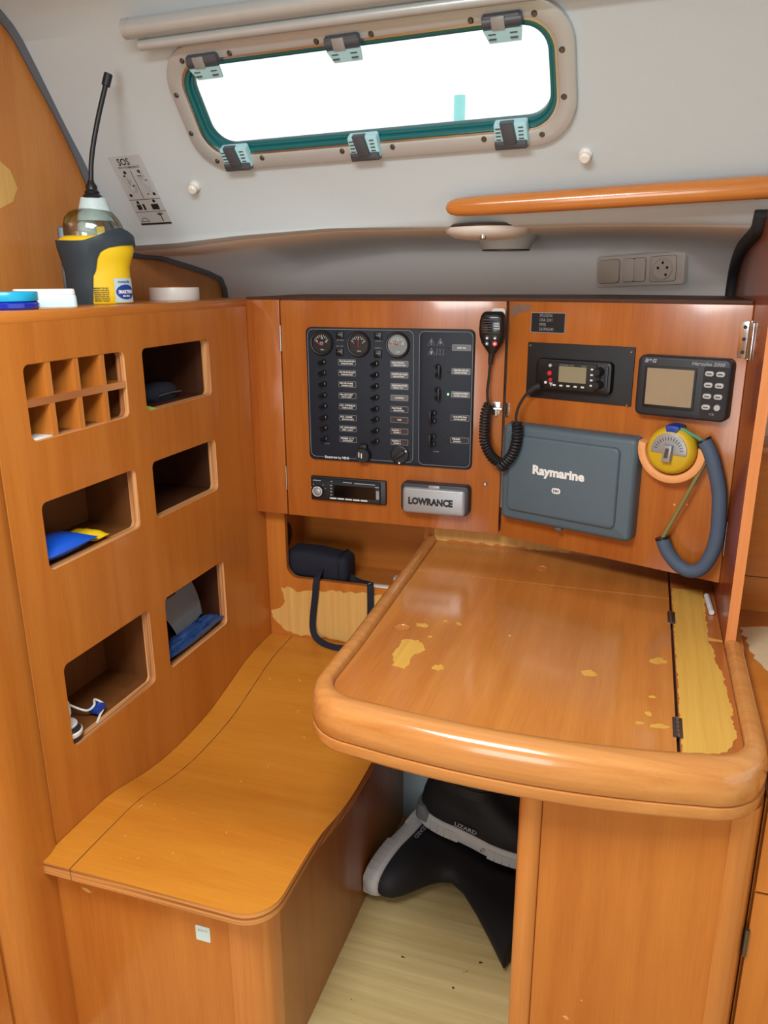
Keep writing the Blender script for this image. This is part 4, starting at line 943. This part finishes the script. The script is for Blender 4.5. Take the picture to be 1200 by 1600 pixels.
# ================================================================== GALLEY UNIT ON THE RIGHT
gc = thing('galley_cabinet', (.55, 1.2, 0), 'varnished galley cabinet beside the chart table with a worn top', 'cabinet')
part('top', box(.199, 1.2, 1.0, 1.52, .672, .690, .003), V[0], gc)
part('worn_patch', plate(jagged([(.204, 1.43), (.26, 1.45), (.60, 1.44), (.60, 1.22), (.30, 1.20), (.245, 1.235), (.225, 1.29), (.215, 1.31), (.214, 1.36)], .012, .005, 5), .690, .6905, 'z'), PALECT, gc)
part('edge_trim', tube([(.203, .997, .714), (1.2, .997, .714)], .011, 14), SOLID[0], gc)
part('edge_board', box(.200, 1.2, .995, 1.004, .690, .71), SOLID[0], gc)
part('edge_trim', box(.200, 1.2, .975, 1.0, .648, .671, .004), SOLID[0], gc)
gdoor = part('door', box(.2015, .65, .968, .984, .05, .507), V[2], gc)
part('door', box(.652, 1.19, .968, .984, .05, .507), V[2], gc)
part('drawer_front', box(.2015, .65, .968, .984, .511, .646), V[2], gc)
part('body', box(.2005, 1.19, .985, 1.5, 0, .645), V[2], gc)
part('hinge', tube([(.1995, .966, .404), (.1995, .966, .448)], .0032, 8), DSTEEL, gdoor)
part('lower_back_board', box(.2, 1.2, 1.521, 1.532, .60, .757), V[0], gc)
part('upper_back_board', box(.2, 1.2, 1.521, 1.532, .7595, .994), V[0], gc)
part('ledge', box(.2, 1.2, 1.49, 1.60, .996, 1.012, .002), V[0], gc)
gb = part('storage_box', box(.26, .38, 1.52, 1.595, 1.0125, 1.06, .006), OLIVE, None, base=(.3, 1.55, 1.0125)); tag(gb, 'olive brown box standing on the galley ledge', 'box')

# ================================================================== THINGS ON THE LOCKER TOP
TZ = 1.2567
ea = math.atan2(.614, .79)
setframe(Matrix.Translation((-.955, 1.250, TZ)) @ Matrix.Rotation(ea, 4, 'Z') @ Matrix.Scale(.86, 4))
ebc = thing('emergency_beacon', (0, 0, 0), 'yellow and grey emergency radio beacon with a long black aerial', 'beacon')
SY = .72
def ell(r, n=32): return [(r * math.cos(2 * math.pi * i / n), r * SY * math.sin(2 * math.pi * i / n)) for i in range(n)]
def stack(prof, cx0=0): return loft([[(x + cx0, y, z) for x, y in ell(r)] for r, z in prof])
part('body', stack([(.062, 0), (.0645, .003), (.0645, .03), (.063, .06), (.0635, .075), (.069, .09), (.0745, .105), (.0755, .12), (.072, .13), (.062, .136)]), YEL, ebc, smooth=60)
def lerp_tab(tab, x):
    for (a, b_), (c, d) in zip(tab, tab[1:]):
        if a <= x <= c: return b_ + (d - b_) * (x - a) / (c - a)
    return tab[0][1] if x < tab[0][0] else tab[-1][1]
def rad(z): return lerp_tab([(0, .0655), (.06, .0645), (.09, .0705), (.12, .0775), (.135, .0765), (.155, .066)], z) + .0018
lo_t = [(-1, 0), (-.27, 0), (-.255, .0), (-.23, .05), (-.15, .06), (-.08, .068), (-.05, .085), (.1, .104), (.3, .112), (.6, .1165), (1, .119)]
hi_t = [(-1, .127), (-.6, .1255), (-.3, .126), (0, .134), (.3, .143), (.55, .150), (.75, .152), (.9, .146), (1, .138)]
bm = B(); nA, nZ = 72, 8; gridv = []
for i in range(nA):
    a = 2 * math.pi * i / nA; c = math.cos(a); back = math.sin(a) > 0
    lo = lerp_tab(lo_t, c) if not back else (0.0 if c < .75 else .119 * (c - .75) / .25)
    hi = lerp_tab(hi_t, c)
    gridv.append([bm.verts.new((rad(lo + (hi - lo) * k / nZ) * c, rad(lo + (hi - lo) * k / nZ) * SY * math.sin(a), lo + (hi - lo) * k / nZ)) for k in range(nZ + 1)])
for i in range(nA):
    a, b_ = gridv[i], gridv[(i + 1) % nA]
    for k in range(nZ): bm.faces.new((a[k], b_[k], b_[k + 1], a[k + 1]))
bmesh.ops.solidify(bm, geom=bm.faces[:], thickness=.002)
part('bracket', bm, BRKT, ebc, smooth=60)
part('bracket_back', box(-.072, -.045, .005, .028, 0, .155, .004), BRKT, ebc)
part('dome', loft([[(x + cx_, y, z) for x, y in ell(r)] for r, z, cx_ in ((.060, .125, 0), (.0605, .142, -.001), (.059, .157, -.002), (.053, .172, -.004), (.043, .183, -.004), (.030, .189, -.002))], caps=False), DOMEG, ebc, smooth=80)
part('lamp_unit', stack([(.022, .125), (.02, .160), (.012, .168)], -.012), PALEG, ebc); part('circuit', box(.004, .02, -.03, -.012, .126, .154, .001), YEL, ebc)
part('cone', stack([(.035, .166), (.033, .182), (.0245, .211)], .004), PALEG, ebc, smooth=60)
part('aerial_base', lathe([(.021, .210), (.0195, .214), (.014, .219), (.015, .222), (.0115, .226), (.0115, .233), (.007, .240), (.006, .245)], 20, (.003, 0, 0)), BLACK, ebc)
part('aerial', tube(smooth_path([(.003, 0, .234), (.009, .0, .285), (.026, 0, .35), (.051, 0, .425)], 6), .0050, 10), BLACK, ebc)
part('aerial_tip', tube([(.0500, 0, .421), (.0575, 0, .443)], .0085, 10), BLACK, ebc)
def wrap(bm, off):                                   # wrap a flat label around the body
    for v in bm.verts:
        r = rad(max(0, v.co.z)) - .0011 + off; a = v.co.x / r
        v.co = Vector((r * math.sin(a), -r * SY * math.cos(a), v.co.z))
    return bm
def gridplate(x0, x1, z0, z1, n=16, m=4):
    bm = bmesh.new(); v = [[bm.verts.new((x0 + (x1 - x0) * i / n, 0, z0 + (z1 - z0) * j / m)) for j in range(m + 1)] for i in range(n + 1)]
    for i in range(n):
        for j in range(m): bm.faces.new((v[i][j], v[i + 1][j], v[i + 1][j + 1], v[i][j + 1]))
    return bm
lb = part('label', wrap(gridplate(.028, .085, .003, .052), .0006), PALEG, ebc)
ov = bmesh.new(); ov.faces.new([ov.verts.new((.057 + .026 * math.cos(2 * math.pi * i / 24), 0, .0245 + .0150 * math.sin(2 * math.pi * i / 24))) for i in range(24)]); bmesh.ops.triangulate(ov, faces=ov.faces)
part('label_oval', wrap(ov, .0022), BLUE, ebc)
lt = text('SMARTFIND', .0365, .0215, .0068, 0, .042, .04); text('406 MHz', .046, .0145, .0036, 0, .022, .03, bm=lt); wrap(lt, .0034); part('lettering', lt, WHITE, ebc)
lt = text('mcmurdo', .037, .0425, .0062, 0, .034, .02); wrap(lt, .0014); part('lettering', lt, BLUE, ebc)
lt = B()
for k in range(7): text('EMERGENCY USE ONLY BEACON'[: 18 + k % 3 * 3], -.014, .006 + k * .0042, .0026, 0, .030, .03, bm=lt)
wrap(lt, .0008); part('lettering', lt, DARKPR, ebc)
setframe()
# roll of tape, white dish, jar
tr = thing('tape_roll', (-.97, 1.515, TZ), 'roll of white tape lying flat on the locker top', 'tape')
part('tape', lathe([(.026, 0), (.052, 0), (.0525, .002), (.0525, .0235), (.052, .0255), (.026, .0255), (.026, 0)], 40, (-.97, 1.515, TZ), cap=False), OFFW, tr)
part('core', lathe([(.0255, .001), (.0255, .0265), (.0235, .0265), (.0235, .001)], 32, (-.97, 1.515, TZ), cap=False), CORK, tr)
wd = thing('plastic_box', (-.95, 1.145, TZ), 'pale blue white plastic box on the locker top beside the beacon', 'box')
setframe(Matrix.Translation((-.950, 1.098, TZ)) @ Matrix.Rotation(R(40), 4, 'Z'))
BASE[wd.name] = Vector((0, 0, 0)); wd.matrix_world = FRAME[0]
part('tray', loft([[(a * k, b_ * k, z) for a, b_ in rrect(-.049, -.03, .049, .03, .008)] for k, z in ((1.0, 0), (.985, .016), (.96, .019), (.955, .020))]), PBLUE, wd)
part('lid', loft([[(a * k, b_ * k, z) for a, b_ in rrect(-.049, -.03, .049, .03, .008)] for k, z in ((.965, .0202), (.95, .027), (.92, .0285))]), OFFW, wd)
setframe(Matrix.Translation((-.925, .985, TZ)) @ Matrix.Rotation(R(40), 4, 'Z'))
jr = thing('cream_jar', (0, 0, 0), 'flat deep blue jar with a turquoise lid on the locker top', 'jar')
part('jar_body', lathe([(.044, 0), (.047, .003), (.047, .009), (.043, .0125), (0, .0125)], 36), plain('cobalt_blue', S(18, 40, 160), .15, coat=.5), jr)
part('lid', lathe([(.0455, .0125), (.046, .0135), (.046, .0245), (.045, .026), (0, .026)], 36, cap=False), TURQ, jr)
setframe()

# ================================================================== THINGS IN THE PIGEONHOLES
sp_ = thing('spool', (-.90, .952, 1.0647), 'small black and white spool in the lower end pigeonhole', 'spool')
part('reel', lathe([(.008, .002), (.008, .005), (.006, .006), (.006, .010), (.008, .011), (.008, .014), (.006, .015), (.006, .019), (.008, .020), (.008, .023)], 16, (-.9, .952, 1.0647)), BLACKM, sp_)
part('base', lathe([(.009, 0), (.009, .002)], 16, (-.9, .952, 1.0647)), OFFW, sp_)
wc_ = part('plastic_card', box(-.900, -.867, .938, .982, 1.0647, 1.0680, .001), OFFW, None, base=(-.88, .955, 1.0647)); tag(wc_, 'small white card lying in the lower end pigeonhole', 'card')
gs = part('webbing_strap', ribbon(smooth_path([(-.87, 1.262, 1.063), (-.884, 1.238, 1.072), (-.905, 1.235, 1.074), (-.925, 1.262, 1.064), (-.93, 1.29, 1.0605)], 5), (0, 0, 1), .004, .001), GREENP, None, base=(-.9, 1.25, 1.0595)); tag(gs, 'bright green webbing strap in the upper dark pigeonhole', 'strap')
dkb = thing('dark_pouch', (-.93, 1.37, 1.0647), 'dark navy pouch deep in the upper dark pigeonhole', 'pouch')
part('body', loft([[(-.935 + .03 * k * math.cos(R(a)), 1.37 + .055 * k * math.sin(R(a)), 1.0647 + z) for a in range(0, 360, 20)] for k, z in ((.9, 0), (1, .008), (.95, .022), (.7, .031), (.3, .034))]), NAVY, dkb, smooth=60)
part('zip', tube([(-.905, 1.33, 1.078), (-.903, 1.37, 1.08), (-.905, 1.41, 1.078)], .0016, 6), DGREY, dkb)
# blue packet in the middle left pigeonhole
bp = thing('snack_packet', (-.915, 1.02, .8575), 'shiny blue and yellow packet lying in the middle pigeonhole', 'packet')
def pillow(x0, x1, y0, y1, z0, h, n=10, m=6, wob=.0015, seed=2):
    rnd = random.Random(seed); bm = bmesh.new()
    for sgn in (1, -1):
        g_ = [[bm.verts.new((x0 + (x1 - x0) * i / n, y0 + (y1 - y0) * j / m, z0 + h * .5 + sgn * h * .5 * (math.sin(math.pi * i / n) * math.sin(math.pi * j / m)) ** .5 + (rnd.uniform(-wob, wob) if 0 < i < n and 0 < j < m and sgn > 0 else 0))) for j in range(m + 1)] for i in range(n + 1)]
        for i in range(n):
            for j in range(m): bm.faces.new((g_[i][j], g_[i + 1][j], g_[i + 1][j + 1], g_[i][j + 1]))
    bmesh.ops.remove_doubles(bm, verts=bm.verts, dist=1e-6); return bm
part('foil', pillow(-.955, -.871, .927, 1.065, .8575, .034), BRBLUE, bp, smooth=60)
part('yellow_end', pillow(-.945, -.875, 1.062, 1.10, .8575, .02, seed=5), YEL, bp, smooth=60)
part('badge', lathe([(.008, .0), (0, .001)], 16, (-.886, 1.03, .8805), cap=False), OFFW, bp)
# papers and film in the bottom far pigeonhole
pp = thing('paper_folder', (-.93, 1.37, .5370), 'bent grey paper folder standing in the bottom far pigeonhole', 'paper')
pr = loft([[(-.972 + .045 * t + .012 * math.sin(t * 3), 1.355 - .05 * (1 - t) * (1 - s_) + s_ * .10, .5370 + .115 * (1 - t) + .02 * s_) for s_ in (0, .25, .5, .75, 1)] for t in (0, .15, .3, .45, .6, .75, .9, 1)], closed=False)
bmesh.ops.solidify(pr, geom=pr.faces[:], thickness=.001); part('sheet', pr, PAPER, pp, smooth=60)
part('print', box(-.952, -.948, 1.36, 1.39, .628, .635), DARKPR, pp)
bf = part('bubble_film', pillow(-.915, -.872, 1.235, 1.47, .5368, .030, 24, 6, .005, 8), PAPERB, None, smooth=30, base=(-.89, 1.35, .5368)); tag(bf, 'crumpled blue plastic film in the bottom far pigeonhole', 'film')
# head torch with white leads in the bottom near pigeonhole
ht = thing('headlamp', (-.9, .96, .5370), 'grey and white headlamp with white cable in the bottom near pigeonhole', 'headlamp')
part('case', lathe([(.020, 0), (.023, .006), (.023, .018), (.020, .024), (0, .025)], 24, (-.890, .953, .5370), cap=False), BGBODY, ht)
part('rim', lathe([(.0235, .012), (.0245, .014), (.0245, .019), (.0225, .021)], 24, (-.890, .953, .5370), cap=False), OFFW, ht)
part('rim', lathe([(.019, .0255), (.020, .028), (.018, .031), (0, .031)], 24, (-.895, .955, .5370), cap=False), OFFW, ht)
part('cable', tube(smooth_path([(-.90, .965, .562), (-.91, .985, .568), (-.925, 1.0, .577), (-.93, 1.01, .565), (-.905, 1.02, .553), (-.895, 1.03, .56), (-.905, 1.045, .562), (-.89, 1.05, .55), (-.885, 1.03, .541), (-.878, 1.01, .535)], 6), .0022, 6), OFFW, ht)
part('cable', tube(smooth_path([(-.93, 1.0, .57), (-.945, .99, .59), (-.95, .985, .605)], 5), .0012, 6), OFFW, ht)
part('connector', box(-.905, -.885, 1.025, 1.05, .545, .556, .002), BLUE, ht)

# ================================================================== BOOTS
def footring(x0, x1, hw, z, n=28, toe=.62, dx=0):
    out = []
    cx_ = (x0 + x1) / 2; hl_ = (x1 - x0) / 2
    for i in range(n):
        a = 2 * math.pi * i / n; c, s = math.cos(a), math.sin(a)
        xx = cx_ + hl_ * math.copysign(abs(c) ** .8, c); t = (xx - x0) / (x1 - x0)
        wmod = 1 - .16 * math.exp(-((t - .42) / .16) ** 2) if x1 - x0 > .2 else 1
        out.append((xx + dx, hw * wmod * math.copysign(abs(s) ** .8, s), z))
    return out
def boot(m, label, lean, strings, flat=1.):
    setframe(m)
    b = thing('sailing_boot', (0, 0, 0), label, 'boot', 'black sailing boots under the chart table')
    part('sole', loft([footring(.004, .286, .046, 0), footring(0, .29, .049, .006), footring(-.001, .292, .050, .02), footring(.0, .289, .048, .030), footring(.004, .284, .045, .034)]), SOLE, b, smooth=60)
    def sole_hw(x):
        c = min(1, abs((x - .1455) / .1465)) ** 1.25; t = (x + .001) / .293
        return .0506 * (1 - .16 * math.exp(-((t - .42) / .16) ** 2)) * max(0, 1 - c * c) ** .4
    for x_ in [.012 + k * .017 for k in range(6)] + [.185 + k * .017 for k in range(6)]:
        h0, h1 = sole_hw(x_), sole_hw(x_ + .016)
        part('lug', plate([(x_, -h0), (x_ + .016, -h1), (x_ + .016, h1), (x_, h0)], -.0010, .0225, 'z'), SOLE, b)
    part('heel_counter', loft([footring(-.004, .05, .040, .012), footring(-.005, .046, .040, .03), footring(-.003, .03, .034, .045)]), SOLED, b, smooth=60)
    rg = [footring(.004, .283, .0445, .032), footring(.002, .284, .046, .045), footring(.002, .278, .045, .06), footring(.003, .262, .043, .075), footring(.006, .235, .041, .09), footring(.009, .203, .040, .105), footring(.012, .178, .040, .122), footring(.014, .162, .041, .145), footring(.012, .158, .044, .18, dx=lean * .03), footring(.006, .164, .048, .23, dx=lean * .09), footring(.0, .172, .052, .28, dx=lean * .16), footring(-.004, .178, .053, .33, dx=lean * .24)]
    for k_, ring in enumerate(rg):
        q = max(0, min(1, (k_ - 4) / 5)); f_ = 1 + (flat - 1) * q
        rg[k_] = [(x, y * f_ + (.0500 * (1 - f_)), z) for x, y, z in ring]
    part('shaft', loft(rg), BOOTM, b, smooth=70)
    if flat == 1: part('ankle_band', loft([footring(.011, .174, .0425, .122), footring(.012, .165, .0432, .145)]), RUBBER, b, smooth=60)
    for sgn in (1, -1):
        lt = B(); text(strings[0], .10, .045, .010, 0, .052, .02, bm=lt); text(strings[1], .045, .19, .009, 0, .07, .02, bm=lt)
        for v in lt.verts:
            if sgn > 0: v.co.x = .21 - v.co.x
            v.co.y = sgn * (.0475 if v.co.z < .1 else .0462 + (v.co.z - .18) * .1)
        part('lettering', lt, DIMW, b)
    setframe(); return b
xa = Vector((-.25, -.968, 0)).normalized(); za = Vector((.968, -.25, 0)).normalized(); ya = za.cross(xa)
boot(Matrix(((xa.x, ya.x, za.x, -.405), (xa.y, ya.y, za.y, 1.570), (xa.z, ya.z, za.z, .0555), (0, 0, 0, 1))), 'black sailing boot lying on its side on the floor with pale sole against the seat', .5, ('LIZARD', 'SAILING'), .6)
boot(Matrix.Translation((-.409, 1.495, .1085)) @ Matrix.Rotation(R(-9), 4, 'Z') @ Matrix.Rotation(R(8), 4, 'Y'), 'black sailing boot standing upright on top of the fallen one', 0, ('LIZARD', 'SAILING'))

# fine print and marks too small to pick apart singly
for o in bpy.data.objects:
    if o.parent and o.name.split('.')[0] in ('marks', 'mark', 'slots', 'drawings', 'dial_marks', 'grille_bars', 'hinge_screws', 'latch_screws', 'filled_holes', 'pin_holes', 'hinge_knuckles', 'warning_symbols', 'shadow_gap'): o['kind'] = 'stuff'
